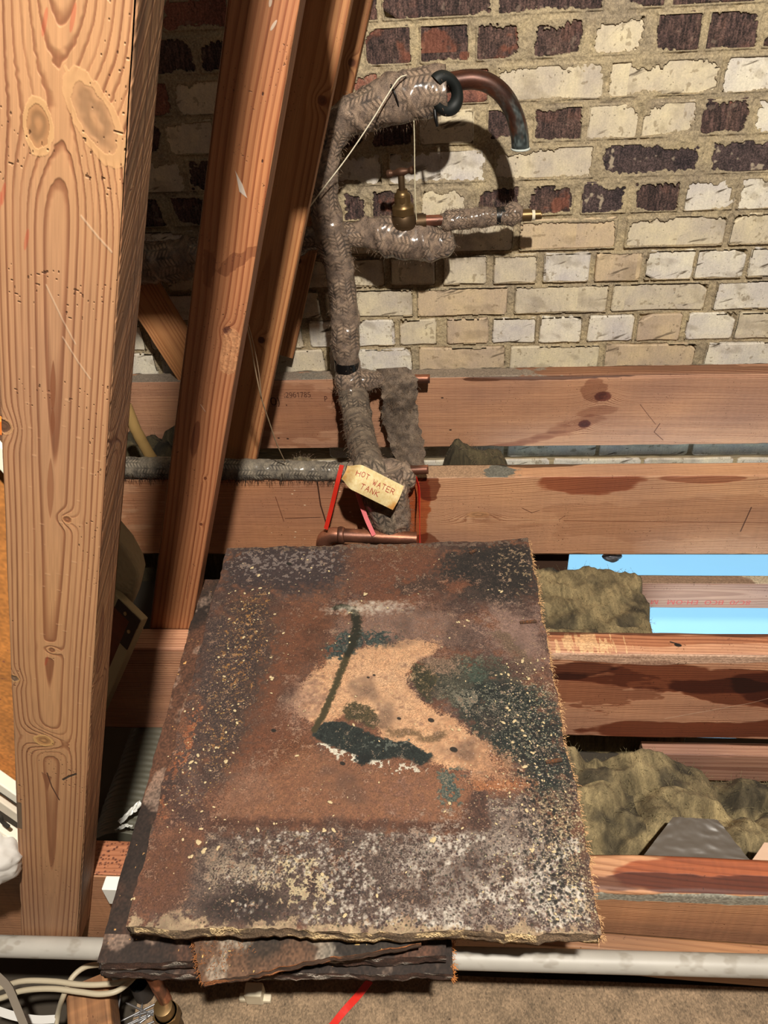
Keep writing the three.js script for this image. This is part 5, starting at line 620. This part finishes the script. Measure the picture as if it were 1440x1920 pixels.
{
  const xz = (px, py, y) => { const p = onY(px, py, y); return [p.x, p.z]; };
  const mk = (label, corners, y, th, o, em, uvo) => { const c = corners.map((p) => xz(p[0], p[1], y)), s = sheet(c, y, th, o), t = thing('fibreboard_sheet', label, 'board', [(c[0][0] + c[2][0]) / 2, y - th, (c[0][1] + c[2][1]) / 2]); part('face', s.top, uvo ?? topMat, t); part('torn_edge', s.edge, em, t); return { t, s }; };
  const Cb = mk('lowest board of the mouldy stack, rust-brown front edge resting on the joists', [[372, 1112], [800, 1120], [849, 1826], [188, 1822]], 0.061, 0.0155, { seed: 5, u: 0.31, v: 0.17, rag: 0.5 }, eD, dkBrown);
  stuff(part('torn_fibre', fuzz(Cb.s.edge, 500, 0.004, 89, 0.0006, 0.4, (a, n) => n.x > 0.4 && a.z > 1.36), std({ color: hex(186, 118, 62), roughness: 1, side: THREE.DoubleSide }), Cb.t));
  mk('second lowest board, black and sticking out at the left of the stack', [[382, 1085], [800, 1100], [836, 1791], [181, 1804]], 0.082, 0.0165, { seed: 9, u: 0.57, v: 0.09, rag: 0.5 }, eD, dkMat);
  const wl = xz(330, 1772, 0.115)[0], wr = xz(790, 1772, 0.115)[0];
  const D = mk('warped torn piece of board under the top board, with a rusty broken corner', [[330, 1600], [760, 1600], [790, 1771], [374, 1830]], 0.112, 0.011, { seed: 13, u: 0.2, v: 0.4, rag: 0.5, height: (x, z) => -0.014 * smooth(wr, wl, x) * smooth(1.3, 1.44, z) + 0.006 * smooth(wl, wr, x) }, eR, dkGrey);
  stuff(part('torn_fibre', fuzz(D.s.top, 420, 0.003, 97, 0.0006, 0.2, (a) => a.z > 1.405 && a.x < wl + 0.055 + (a.z > 1.425 ? 0 : 0.02)), std({ color: hex(146, 92, 52), roughness: 1, side: THREE.DoubleSide }), D.t, 'rusty orange torn fibres'));
  stuff(part('torn_fibre', fuzz(D.s.edge, 260, 0.004, 87, 0.0006, 0.4, (a, n) => n.x < -0.4 && a.z > 1.36), std({ color: hex(150, 94, 52), roughness: 1, side: THREE.DoubleSide }), D.t));
  const A = mk('top board of the stack, grey mould, a bare tan patch and a black stain', [[425, 1027], [990, 1011], [1129, 1752], [236, 1736]], 0.15, 0.0185, { seed: 17, rag: 0.9, height: (x, z) => 0.005 * smooth(0.14, 0.2, x) * smooth(1.1, 0.85, z) }, eM);
  // torn fibres along its right edge, chips and crumbs lying on it
  const ef = fuzz(A.s.edge, 1500, 0.006, 83, 0.0006, 0.4, (a, n) => n.x > 0.5); stuff(part('torn_fibre', ef, std({ color: hex(196, 154, 110), roughness: 1, side: THREE.DoubleSide }), A.t));
  const r = rng(85), crumbs = [], add = (u, v, s, l) => { const x = BX + BW * u / 1000, z = BZ + BH * v / 1000, g = new THREE.IcosahedronGeometry(s, 0); g.scale(1 + r(), 0.35 + r() * 0.3, l ?? 1).rotateY(r() * 6).translate(x, 0.151 + s * 0.25, z); g.deleteAttribute('uv'); crumbs.push(g); };
  for (const [u, v, s] of [[640, 800, .0045], [447, 788, .003], [259, 480, .0032], [263, 486, .003], [424, 305, .002], [460, 250, .0034], [195, 560, .003], [175, 640, .0028], [205, 668, .0034], [430, 790, .003], [300, 790, .0024], [330, 780, .0022], [190, 815, .004], [205, 830, .0044], [185, 838, .003], [232, 822, .003], [165, 190, .004], [140, 165, .003], [812, 240, .003], [720, 325, .003], [100, 905, .002], [520, 290, .002], [250, 430, .002], [150, 480, .0026], [800, 545, .0034], [700, 330, .0026]]) { add(u, v, s * 0.6); add(u + 12 * (r() - 0.5), v + 10 * (r() - 0.5), s * 0.45); }
  for (let i = 0; i < 330; i++) { const s = r(); add(s < 0.4 ? 840 + (r() + r() - 1) * 80 : s < 0.7 ? 160 + (r() + r() - 1) * 90 : 100 + r() * 780, s < 0.4 ? 420 + r() * 500 : s < 0.7 ? 220 + r() * 600 : 100 + r() * 820, 0.0006 + r() * r() * 0.0016); }
  stuff(part('crumbs', mergeGeometries(crumbs), std({ color: hex(188, 168, 130), roughness: 1 }), A.t, 'pale chips and crumbs'));
  for (const [u, v, L, a] of [[870, 330, 0.022, 0.1], [885, 655, 0.018, 0.2], [745, 110, 0.012, 0.6]]) { const x = BX + BW * u / 1000, z = BZ + BH * v / 1000; part('splinter', new THREE.BoxGeometry(L, 0.002, 0.004).rotateY(a).translate(x, 0.1525, z), eR, A.t); }
}

// ------------------------------------------------------------------ loose insulation, plastic and foil between the joists
const woolTex = texOf(768, 768, (x, y, q) => { const u = x / 768, v = y / 768, m = fbm(u * 8, v * 8, 851, 5) - 0.5, st = fbm(u * 60 + m * 6, v * 14 + m * 9, 853, 3) - 0.5, f = n2(u * 300, v * 300, 855) - 0.5, g = 1 + m * 0.7 + st * 0.5 + f * 0.22, d = smooth(0.54, 0.72, fbm(u * 6, v * 6, 857, 4)); q[0] = mix(124, 74, d) * g; q[1] = mix(110, 66, d) * g; q[2] = mix(80, 50, d) * g; });
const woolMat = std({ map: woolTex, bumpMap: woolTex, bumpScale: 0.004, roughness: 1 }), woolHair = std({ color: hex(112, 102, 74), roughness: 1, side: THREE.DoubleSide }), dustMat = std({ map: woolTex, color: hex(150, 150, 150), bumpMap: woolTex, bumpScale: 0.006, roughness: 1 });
// a mound over the rectangle x0..x1, z0..z1: top surface height(x, z, edge) with ragged outline, closed underneath
function mound(x0, x1, z0, z1, y0, hgt, o) {
  const n = o.n ?? 90, m = o.m ?? 60, pos = [], uv = [], idx = [];
  for (let i = 0; i <= n; i++) for (let j = 0; j <= m; j++) {
    const s = i / n, t = j / m, rx = (fbm(t * 7, 3, o.seed, 4) - 0.5) * (o.rag ?? 0.04), rz = (fbm(s * 7, 5, o.seed, 4) - 0.5) * (o.rag ?? 0.04), x = mix(x0 + rx * (1 - s), x1 + rx * s, s), z = mix(z0 + rz * (1 - t), z1 + rz * t, t);
    const e = Math.min(s, 1 - s, t, 1 - t), ed = smooth(0, o.edge ?? 0.12, e), fold = Math.abs(fbm(x * 11, z * 11, o.seed + 1, 3) - 0.5) * 2, y = y0 + ed * (hgt * (1 - (o.lump ?? 0.6) * (1 - fbm(x * 9, z * 9, o.seed + 2, 3)) + 0.1) + (o.shape?.(x, z) ?? 0) - (0.3 - Math.min(fold, 0.3)) * (o.fold ?? 0.08) + (fbm(x * 70, z * 70, o.seed + 4, 3) - 0.5) * 0.012);
    pos.push(x, y, z); uv.push(x / 0.35, z / 0.35);
  }
  for (let i = 0; i < n; i++) for (let j = 0; j < m; j++) { const a = i * (m + 1) + j, b = a + m + 1; idx.push(a, a + 1, b, b, a + 1, b + 1); }
  const g = new THREE.BufferGeometry(); g.setAttribute('position', new THREE.Float32BufferAttribute(pos, 3)); g.setAttribute('uv', new THREE.Float32BufferAttribute(uv, 2)); g.setIndex(idx); g.computeVertexNormals();
  const b = g.clone(), p = b.attributes.position; for (let i = 0; i < p.count; i++) p.setY(i, y0 - 0.002); const bi = b.index.array; for (let i = 0; i < bi.length; i += 3) { const t = bi[i]; bi[i] = bi[i + 1]; bi[i + 1] = t; } b.computeVertexNormals();
  return { all: mergeGeometries([g, b]), top: g };
}
function wool(label, m, mat = woolMat, hair = woolHair, count = 1500) { const c = m.top.boundingBox ?? (m.top.computeBoundingBox(), m.top.boundingBox), t = thing('insulation_wool', label, 'insulation', [(c.min.x + c.max.x) / 2, c.min.y, (c.min.z + c.max.z) / 2]); part('batt', m.all, mat, t); stuff(part('fibre', fuzz(m.top, count, 0.012, 91 + count, 0.0005, 0.1), hair, t)); return t; }
wool('flat yellowish-green batt of wool between the second and third joists, right of the boards', mound(0.17, 0.475, 0.515, 0.915, -0.284, 0.105, { seed: 861, rag: 0.05, fold: 0.035, edge: 0.06, lump: 0.2 }));
wool('large heaped lump of dirty greenish wool between the third and nearest joists', mound(0.17, 0.7, 0.955, 1.265, -0.284, 0.155, { seed: 871, rag: 0.05, fold: 0.12, edge: 0.13, lump: 0.5, n: 130, m: 90, shape: (x, z) => -0.09 * smooth(0.36, 0.56, x) * smooth(1.14, 1.0, z) }), woolMat, woolHair, 2200);
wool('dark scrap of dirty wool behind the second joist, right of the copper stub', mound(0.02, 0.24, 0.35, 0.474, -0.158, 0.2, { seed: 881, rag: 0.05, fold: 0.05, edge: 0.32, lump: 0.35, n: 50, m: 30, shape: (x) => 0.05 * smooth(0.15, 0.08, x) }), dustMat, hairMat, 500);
wool('small pale tuft of fluff on the second joist where the knotted string ends', mound(-0.27, -0.19, 0.44, 0.5, 0.02, 0.05, { seed: 891, rag: 0.03, fold: 0.03, edge: 0.4, n: 30, m: 24 }), std({ map: woolTex, color: hex(235, 235, 245), roughness: 1 }), hairMat, 260);
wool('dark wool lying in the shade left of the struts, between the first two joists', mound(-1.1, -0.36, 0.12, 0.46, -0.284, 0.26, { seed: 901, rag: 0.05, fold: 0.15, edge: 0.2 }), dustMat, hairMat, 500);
wool('patch of wool under the white cables at the lower left corner', mound(-0.6, -0.4, 1.38, 1.62, -0.29, 0.08, { seed: 911, rag: 0.03, fold: 0.05, n: 50, m: 40 }), woolMat, woolHair, 300);
{
  const grey = phys({ color: hex(96, 88, 80), roughness: 0.42, transmission: 0.1, thickness: 0, side: THREE.DoubleSide });
  const sheetOf = (pts, n, m, bump, seed, th = 0.0015) => {              // a crumpled thin sheet over four corners
    const [a, b, c, d] = pts.map((p) => V(...p)), nn = b.clone().sub(a).cross(d.clone().sub(a)).normalize(), mk = (off, rev) => { const pos = [], uv = [], idx = []; for (let i = 0; i <= n; i++) for (let j = 0; j <= m; j++) { const s = i / n, t = j / m, p = a.clone().lerp(b, s).lerp(d.clone().lerp(c, s), t), f = Math.abs(fbm(s * 4, t * 4, seed, 3) - 0.5) * 2; p.addScaledVector(nn, (f - 0.3) * bump * 2 + off); pos.push(p.x, p.y, p.z); uv.push(s, t); } for (let i = 0; i < n; i++) for (let j = 0; j < m; j++) { const q = i * (m + 1) + j, k = q + m + 1; rev ? idx.push(q, q + 1, k, k, q + 1, k + 1) : idx.push(q, k, q + 1, k, k + 1, q + 1); } const g = new THREE.BufferGeometry(); g.setAttribute('position', new THREE.Float32BufferAttribute(pos, 3)); g.setAttribute('uv', new THREE.Float32BufferAttribute(uv, 2)); g.setIndex(idx); g.computeVertexNormals(); return g; };
    return mergeGeometries([mk(0, false), mk(-th, true)]);
  };
  const P = (px, py, y) => { const p = onY(px, py, y); return [p.x, p.y, p.z]; };
  single('plastic_sheet', sheetOf([P(1196, 1618, -0.105), P(1262, 1532, -0.1), P(1345, 1538, -0.1), P(1412, 1622, -0.11)], 30, 24, 0.0018, 921), grey, 'thin shiny grey plastic sheet lying on the heaped wool behind the nearest joist', 'plastic sheet');
  single('cardboard_scrap', sheetOf([P(1405, 1620, -0.1), P(1432, 1580, -0.09), P(1520, 1585, -0.09), P(1520, 1630, -0.1)], 10, 8, 0.003, 923), std({ color: hex(196, 164, 140) }), 'corner of pale brown cardboard at the right edge, behind the nearest joist', 'cardboard');
  const foil = new THREE.IcosahedronGeometry(0.02, 3), fp = foil.attributes.position; for (let i = 0; i < fp.count; i++) { const x = fp.getX(i), y = fp.getY(i), z = fp.getZ(i), k = 0.75 + 0.6 * fbm3(x * 90, y * 90, z * 90, 931, 2); fp.setXYZ(i, x * k * 0.9, y * k * 0.55, z * k * 0.6); } foil.computeVertexNormals(); const fc = onZ(1147, 1046, 0.505); foil.translate(fc.x, fc.y + 0.004, fc.z);
  single('foil_ball', foil, phys({ color: hex(120, 122, 130), metalness: 0.7, roughness: 0.4, flatShading: true }), 'crumpled scrap of silvery foil hanging under the second joist before the blue gap', 'foil');
  single('timber_block', box(0.11, 0.12, 0.05, onZ(1010, 1060, 0.44).x, -0.21, 0.462, 0.004), std({ color: hex(70, 46, 32), roughness: 0.9 }), 'dark timber block under the second joist, left end of the blue gap', 'block');
  // grey ribbed plastic bag of insulation in the dark bay left of the boards
  const duct = sweep([P(306, 1385, -0.2), P(285, 1450, -0.2), P(262, 1520, -0.2), P(238, 1600, -0.2)].map((p) => [p[0], p[1], p[2], 0.055]), { n: 120, m: 40, ribs: 620, ribAmp: 0.0005, rough: 0.006, freq: 30, seed: 941, us: 0.2 }); single('flexible_duct', duct, phys({ color: hex(88, 86, 74), roughness: 0.5, clearcoat: 0.3 }), 'greyish ribbed flexible duct in the dark bay left of the mouldy boards', 'duct');
  const film = (pts, label) => single('polythene_strip', sheetOf(pts, 16, 6, 0.004, 943, 0.0008), phys({ color: hex(214, 214, 208), roughness: 0.25, side: THREE.DoubleSide }), label, 'polythene');
  film([P(222, 1541, -0.12), P(263, 1500, -0.11), P(266, 1512, -0.11), P(226, 1545, -0.12)], 'torn sliver of clear polythene on the duct, upper of the two by the boards'); film([P(215, 1558, -0.12), P(232, 1546, -0.12), P(256, 1547, -0.11), P(222, 1556, -0.12)], 'torn sliver of clear polythene on the duct, lower and nearest the near joist');

  // -------------------------------------------------------------- things leaning in the shade at the left
  {
    const c = V(-0.318, 0.216, 1.08), a = V(-0.372, 0.238, 1.04), b = V(-0.4, 0.07, 1.111), u = a.clone().sub(c).normalize(), w = b.clone().sub(c), v = w.addScaledVector(u, -w.dot(u)).normalize(), nn = u.clone().cross(v).normalize(); if (nn.z < 0) nn.negate();
    const B = new THREE.Matrix4().makeBasis(u, v, nn).setPosition(c), flip = B.determinant() < 0, q = (g) => { g.applyMatrix4(B); if (flip) { const ix = g.index; if (ix) { const x = ix.array; for (let i = 0; i < x.length; i += 3) { const t = x[i]; x[i] = x[i + 1]; x[i + 1] = t; } } } return g; };
    const t = thing('framed_panel', 'brown panel in a cream frame with a dark corner plate, leaning behind the nearest strut', 'panel', [c.x, c.y, c.z]), U = 0.34, Vv = 0.3, fw = 0.017;
    const cream = std({ color: hex(172, 154, 116), roughness: 0.6 }), pt = texOf(256, 256, (x, y, o) => { const g = 1 + (fbm(x / 40, y / 12, 951, 4) - 0.5) * 0.4; o[0] = 116 * g; o[1] = 60 * g; o[2] = 32 * g; });
    part('panel', q(new THREE.BoxGeometry(U - 0.01, Vv - 0.01, 0.004).translate(U / 2, Vv / 2, -0.005)), std({ map: pt, roughness: 0.7 }), t);
    part('frame_strip', q(box(U, fw, 0.012, U / 2, fw / 2, 0, 0.002)), cream, t); part('frame_strip', q(box(fw, Vv - fw, 0.012, fw / 2, Vv / 2 + fw / 2, 0, 0.002)), cream, t); part('frame_strip', q(box(U, fw, 0.012, U / 2, Vv - fw / 2, 0, 0.002)), cream, t);
    const pl = part('corner_plate', q(mergeGeometries([box(0.044, 0.0145, 0.002, 0.0222, fw / 2 - 0.0006, 0.0072, 0.0008), box(0.0145, 0.052, 0.002, fw / 2 - 0.0006, 0.026, 0.0074, 0.0008)])), phys({ color: hex(58, 42, 32), metalness: 0.4, roughness: 0.5 }), t);
    for (const [x, y] of [[0.024, 0.0085], [0.0085, 0.026]]) part('screw', q(new THREE.CylinderGeometry(0.0026, 0.0026, 0.0016, 12).rotateX(Math.PI / 2).translate(x, y, 0.0088)), phys({ color: hex(170, 140, 96), metalness: 0.6, roughness: 0.4 }), pl);
  }
  const Z = (px, py, z) => { const p = onZ(px, py, z); return [p.x, p.y, p.z]; };
  { // stiff grey cloth: faceted outline with thickness
    const out = [[170, 960], [216, 990], [240, 1018], [258, 1052], [262, 1070], [256, 1098], [252, 1112], [240, 1134], [200, 1150], [160, 1120]].map(([x, y]) => { const p = onZ(x, y, 1.03); return new THREE.Vector2(p.x, p.y); }), g = new THREE.ExtrudeGeometry(new THREE.Shape(out), { depth: 0.02, bevelEnabled: true, bevelSize: 0.004, bevelThickness: 0.006, bevelSegments: 3 }).translate(0, 0, 1.02);
    single('cloth_bundle', g, std({ color: hex(150, 138, 110), roughness: 1, bumpMap: woolTex, bumpScale: 0.01 }), 'stiff pale grey cloth bundle in the shade above the framed panel', 'cloth');
    const corkT = texOf(512, 512, (x, y, o) => { const u = x / 512, v = y / 512, g = 1 + (fbm(u * 12, v * 12, 961, 4) - 0.5) * 0.3 + (n2(u * 180, v * 180, 963) - 0.5) * 0.25; o[0] = 182 * g; o[1] = 118 * g; o[2] = 56 * g; if (n2(u * 90, v * 90, 965) > 0.93) { o[0] *= 0.75; o[1] *= 0.7; } });
    const cp = [[-70, 855], [70, 905], [70, 1540], [40, 1484], [-70, 1400]].map(([x, y]) => { const p = onZ(x, y, 1.335); return new THREE.Vector2(p.x, p.y); }); const cg = new THREE.ExtrudeGeometry(new THREE.Shape(cp), { depth: 0.012, bevelEnabled: false }).translate(0, 0, 1.324), cuv = cg.attributes.uv, cps = cg.attributes.position; for (let i = 0; i < cps.count; i++) cuv.setXY(i, cps.getX(i) / 0.4, cps.getY(i) / 0.4);
    single('cork_board', cg, std({ map: corkT, roughness: 0.95 }), 'orange-brown cork board standing behind the left edge of the nearest strut', 'board');
    const white = std({ color: hex(226, 220, 204), roughness: 0.6 }), bar = (x0, y0, x1, y1, z, w, d, m = white) => { const a = onZ(x0, y0, z), b = onZ(x1, y1, z), L = a.distanceTo(b); return new RoundedBoxGeometry(L, w, d, 2, 0.0015).rotateZ(Math.atan2(b.y - a.y, b.x - a.x)).translate((a.x + b.x) / 2, (a.y + b.y) / 2, z); };
    const fr = thing('picture_frame', 'white moulded picture frame edge poking out left of the nearest strut', 'frame', Z(10, 1520, 1.35));
    part('outer_moulding', bar(-420, 1170, 60, 1506, 1.352, 0.011, 0.012), white, fr); part('inner_moulding', bar(-420, 1210, 60, 1546, 1.348, 0.013, 0.007), std({ color: hex(206, 196, 178) }), fr); part('lower_moulding', bar(-420, 1281, 60, 1590, 1.354, 0.011, 0.012), white, fr);
    const cl = onZ(8, 1545, 1.27); part('dark_scroll', sweep([Z(-14, 1526, 1.36), Z(0, 1530, 1.36), Z(4, 1540, 1.36), Z(16, 1550, 1.36)].map((p) => [...p, 0.002]), { n: 24, m: 8 }), std({ color: hex(40, 36, 28) }), fr);
    const bag = new THREE.SphereGeometry(1, 48, 32), bp = bag.attributes.position; for (let i = 0; i < bp.count; i++) { const x = bp.getX(i), y = bp.getY(i), z = bp.getZ(i), k = 1 + (Math.abs(fbm3(x * 2.3 + 9, y * 2.3, z * 2.3, 971, 3) - 0.5) - 0.2) * 0.5; bp.setXYZ(i, x * k * 0.04, y * k * 0.036, z * k * 0.03); } bag.computeVertexNormals(); const bc = onZ(-30, 1606, 1.37); bag.translate(bc.x, bc.y, bc.z);
    single('plastic_bag', bag, phys({ color: hex(206, 202, 196), roughness: 0.35, transmission: 0.2, thickness: 0 }), 'crumpled translucent white plastic bag at the left edge, below the white frame', 'bag');
    single('white_card', bar(-80, 760, 40, 900, 1.345, 0.014, 0.004), std({ color: hex(232, 228, 208) }), 'sliver of white card above the cork board at the left edge', 'card');
    single('orange_packet', bar(-60, 790, 14, 800, 1.34, 0.012, 0.006), std({ color: hex(214, 112, 40), roughness: 0.5 }), 'sliver of an orange packet above the white card at the left edge', 'packet');
  }
  { // dark oddments beside the struts
    const strap = single('webbing_strap', sweep([Z(236, 760, 0.46), Z(252, 800, 0.47), Z(276, 845, 0.48), Z(296, 880, 0.5)].map((p) => [...p, 0.011]), { n: 40, m: 14, rough: 0.004, freq: 60, seed: 981 }), std({ color: hex(150, 120, 70), roughness: 0.9 }), 'dull yellowish twist of webbing in the shade left of the second strut', 'webbing');
  }
}

// ------------------------------------------------------------------ the white pipe and what lies below the boards
const pvcT = texOf(512, 128, (x, y, q) => { const u = x / 512, v = y / 128, g = 1 + (fbm(u * 14, v * 3, 991, 4) - 0.5) * 0.14, d = smooth(0.58, 0.74, fbm(u * 40, v * 8, 993, 3)) * 0.35; q[0] = mix(196, 140, d) * g; q[1] = mix(190, 130, d) * g; q[2] = mix(180, 114, d) * g; });
{
  const t = thing('waste_pipe', 'white plastic pipe running along the face of the nearest joist, under the boards', 'pipe', [0, 0.01, 1.3795]);
  part('pipe', sweep([[-1.3, -0.027, 1.381, 0.0114], [-0.44, -0.004, 1.381, 0.0114], [0.4, 0.0185, 1.381, 0.0114], [1.3, 0.043, 1.381, 0.0114]], { n: 60, m: 28, us: 0.6 }), phys({ map: pvcT, color: new THREE.Color(0.66, 0.66, 0.66), roughness: 0.5 }), t);
  part('joint_seam', sweep([[-0.2, 0.0024, 1.381, 0.0118], [-0.19, 0.0026, 1.381, 0.0118]], { n: 3, m: 24 }), phys({ map: pvcT, roughness: 0.5 }), t);
  const p = (px, py, z) => onZ(px, py, z), a = p(209, 1636, 1.327), b = p(199, 1684, 1.327), k = thing('trunking_clip', 'small white plastic trunking end hanging on the face of the nearest joist', 'clip', [a.x, b.y, 1.33]), wm = std({ color: hex(226, 224, 216), roughness: 0.5 });
  part('trunking', box(0.02, 0.034, 0.016, a.x - 0.001, (a.y + b.y) / 2, 1.332, 0.0015), wm, k); part('end_cap', box(0.018, 0.013, 0.014, a.x - 0.003, b.y - 0.009, 1.332, 0.0015), wm, k);
  const tip = new THREE.CylinderGeometry(0.009, 0.002, 0.012, 4).rotateY(Math.PI / 4).translate(a.x - 0.002, b.y - 0.0215, 1.332); part('tapered_tip', tip, wm, k);
  const nt = woodTex({ w: 0.05, t: 0.05, rows: 256, px: 768, s0: 0, s1: 0.7, seed: 1001, early: [150, 106, 70], late: [112, 74, 46], ring: 0.005, b0: -0.03, contrast: 0.6, mottle: 0.5, saw: 0.25 });
  const ng = timber(0, 0.7, 0.05, 0.05, nt, 23, { r: 0.004 }); ng.rotateX(-Math.PI / 2); ng.rotateY(-Math.PI / 2); const A = onY(150, 1812, -0.105), D = onY(158, 1920, -0.105);   // runs towards the viewer
  ng.rotateY(Math.atan2(D.x - A.x, D.z - A.z)); ng.translate(-0.377, -0.13, 1.374); single('timber_noggin', ng, woodMat(nt), 'short brown timber running towards the viewer below the white pipe, beside the nails', 'timber');
  { const a = onZ(836, 1803, 1.352), c2 = onZ(1445, 1851, 1.352), ang = Math.atan2(c2.y - a.y, c2.x - a.x), st = woodTex({ w: 0.06, t: 0.02, rows: 192, px: 768, s0: 0, s1: 0.9, seed: 1021, early: [150, 108, 74], late: [116, 76, 50], ring: 0.004, b0: -0.03, contrast: 0.6, mottle: 0.4 }), g = timber(0, 0.9, 0.06, 0.02, st, 27); g.translate(-0.06, 0.03, 0).rotateZ(ang).translate(a.x, a.y, 1.342); single('fixing_batten', g, woodMat(st), 'narrow brown batten on the face of the nearest joist, just below the white pipe', 'batten'); }
  // twin white cables
  const ct = std({ color: hex(176, 164, 140), roughness: 0.5 }), Yc = -0.085, pz = (px, py, y = Yc) => { const q = onY(px, py, y); return [q.x, q.y, q.z]; };
  const cab = (pts, label) => single('electric_cable', sweep(pts.map(([x, y, h]) => [...pz(x, y, h), 0.0032]), { n: 90, m: 12 }), ct, label, 'cable', 'white cables below the strut');
  cab([[-60, 1872, -0.1], [0, 1852, -0.09], [40, 1840, -0.08], [100, 1840, -0.075], [150, 1846, -0.072], [190, 1846, -0.072], [232, 1840, -0.074], [262, 1822, -0.09], [275, 1800, -0.1]], 'white cable below the strut, upper of the two lying side by side');
  cab([[-60, 1884, -0.1], [0, 1872, -0.09], [40, 1858, -0.08], [100, 1854, -0.072], [150, 1860, -0.071], [190, 1864, -0.071], [220, 1858, -0.072], [246, 1838, -0.08], [262, 1815, -0.1]], 'white cable below the strut, lower of the two lying side by side');
  cab([[100, 1960, -0.15], [108, 1905, -0.13], [120, 1865, -0.09], [136, 1832, -0.08], [158, 1814, -0.082], [190, 1808, -0.095]], 'white cable looping up steeply and crossing behind the paired cables');
  const lw = (x, y, w = 0) => pz(x, y, w); ribbon('cable_strap', [pz(-5, 1830, -0.06), pz(14, 1850, -0.06), pz(30, 1885, -0.06), pz(50, 1935, -0.06)], 0.008, [120, 110, 98], 'flat grey strap over the white cables at the lower left corner', 0, 0.1).userData.category = 'strap';
  ribbon('plastic_offcut', [pz(-20, 1890, -0.13), pz(30, 1906, -0.13), pz(70, 1912, -0.13), pz(104, 1911, -0.13)], 0.009, [206, 204, 200], 'thin white plastic strip under the cables at the lower left corner', 0, 1.4).userData.category = 'plastic strip';
  ribbon('plastic_strap', [pz(694, 1838, -0.13), pz(672, 1866, -0.14), pz(645, 1896, -0.15), pz(610, 1940, -0.152)], 0.0085, [206, 40, 28], 'flat red plastic strap poking out below the boards at the bottom', 0.1, 0.3);
}
{ // steel nails on the floor board, brass fitting, white clip
  const nail = phys({ color: hex(168, 168, 170), metalness: 0.85, roughness: 0.35 }), r = rng(1011), Y = -0.1555;
  const N = [[218, 1858, 208, 1925], [226, 1868, 214, 1930], [232, 1912, 296, 1880], [236, 1922, 290, 1896], [246, 1930, 286, 1900], [240, 1882, 290, 1905], [266, 1886, 258, 1930], [252, 1905, 300, 1890], [224, 1930, 276, 1906], [260, 1928, 296, 1912]];
  N.forEach(([x0, y0, x1, y1], i) => { const y = Y + 0.0016 + (i > 4 ? 0.003 : 0), a = onY(x0, y0, y), b = onY(x1, y1, y + 0.001), d = b.clone().sub(a), L = d.length(); d.normalize(); const t = thing('steel_nail', i === 0 ? 'bright steel nail in the loose heap beside the brown timber, leftmost' : 'bright steel nail in the loose heap beside the brown timber', 'nail', [a.x, a.y, a.z], 'loose steel nails'); if (i === 0) { t.userData.label = 'bright steel nail in the loose heap beside the brown timber'; }
    part('shank', aim(new THREE.CylinderGeometry(0.0012, 0.0012, L, 10).translate(0, L / 2, 0), a, d), nail, t); part('head', aim(new THREE.CylinderGeometry(0.0028, 0.0024, 0.001, 12), b, d), nail, t); part('point', aim(new THREE.ConeGeometry(0.0012, 0.004, 10).rotateX(Math.PI).translate(0, -0.002, 0), a, d), nail, t); });
  const c = onY(312, 1900, -0.11), f = thing('brass_fitting', 'brass compression fitting standing on the floor board under the front of the boards', 'fitting', [c.x, -0.155, c.z]), T = (g) => g.translate(c.x, 0, c.z);
  part('nut', T(new THREE.CylinderGeometry(0.0155, 0.0155, 0.018, 6).translate(0, -0.115, 0)), brass, f); part('collar', T(lathe([[0.0001, -0.09], [0.0105, -0.09], [0.011, -0.093], [0.011, -0.106], [0.013, -0.106]], 24)), brass, f); part('body', T(lathe([[0.013, -0.124], [0.012, -0.13], [0.012, -0.155], [0.0001, -0.155]], 24)), brassDark, f); part('pipe_stub', T(new THREE.CylinderGeometry(0.0075, 0.0075, 0.07, 20).translate(0, -0.06, -0.008)), copperMat, f);
  const w = onY(476, 1858, -0.135), k = thing('cable_clip', 'small white plastic clip on the floor board under the front edge of the boards', 'clip', [w.x, -0.155, w.z]), wm = std({ color: hex(214, 202, 176), roughness: 0.5 }); part('clip_body', box(0.022, 0.026, 0.016, w.x, -0.1425, w.z, 0.002), wm, k); part('clip_lug', box(0.04, 0.008, 0.009, w.x, -0.1505, w.z + 0.002, 0.002), wm, k);
  const st = thing('pipe_collar', 'dark open plastic pipe collar on the floor board between the nails and the brass fitting', 'collar', [onY(252, 1872, -0.13).x, -0.156, onY(252, 1872, -0.13).z]), q = onY(252, 1866, -0.13); part('collar', new THREE.CylinderGeometry(0.011, 0.0125, 0.03, 28, 1, true).translate(q.x + 0.003, -0.14, q.z - 0.012), std({ color: hex(52, 46, 42), side: THREE.DoubleSide, roughness: 0.6 }), st); part('collar_base', new THREE.CylinderGeometry(0.0125, 0.0125, 0.002, 28).translate(q.x + 0.003, -0.1555, q.z - 0.012), std({ color: hex(34, 30, 28) }), st);
}
{ // the lamp of the loft: bulb, holder and flex, above and behind the viewer
  const [x, y, z] = LAMP.at, t = thing('pendant_bulb', 'bare glowing light bulb hanging on a flex from the roof', 'lamp', [x, y, z]);
  part('bulb', lathe([[0.0001, -0.034], [0.014, -0.032], [0.026, -0.022], [0.031, -0.006], [0.029, 0.01], [0.02, 0.026], [0.014, 0.036], [0.0135, 0.046]], 28).translate(x, y, z), std({ color: hex(255, 240, 214), emissive: new THREE.Color().setRGB(...LAMP.color), emissiveIntensity: 4 }), t);
  part('holder', lathe([[0.0001, 0.092], [0.012, 0.09], [0.019, 0.078], [0.02, 0.046], [0.0001, 0.046]], 24).translate(x, y, z), std({ color: hex(220, 214, 200) }), t); part('flex', new THREE.CylinderGeometry(0.003, 0.003, 0.5, 10).translate(x, y + 0.34, z), std({ color: hex(214, 206, 190) }), t);
}
renderer.render(scene, camera);
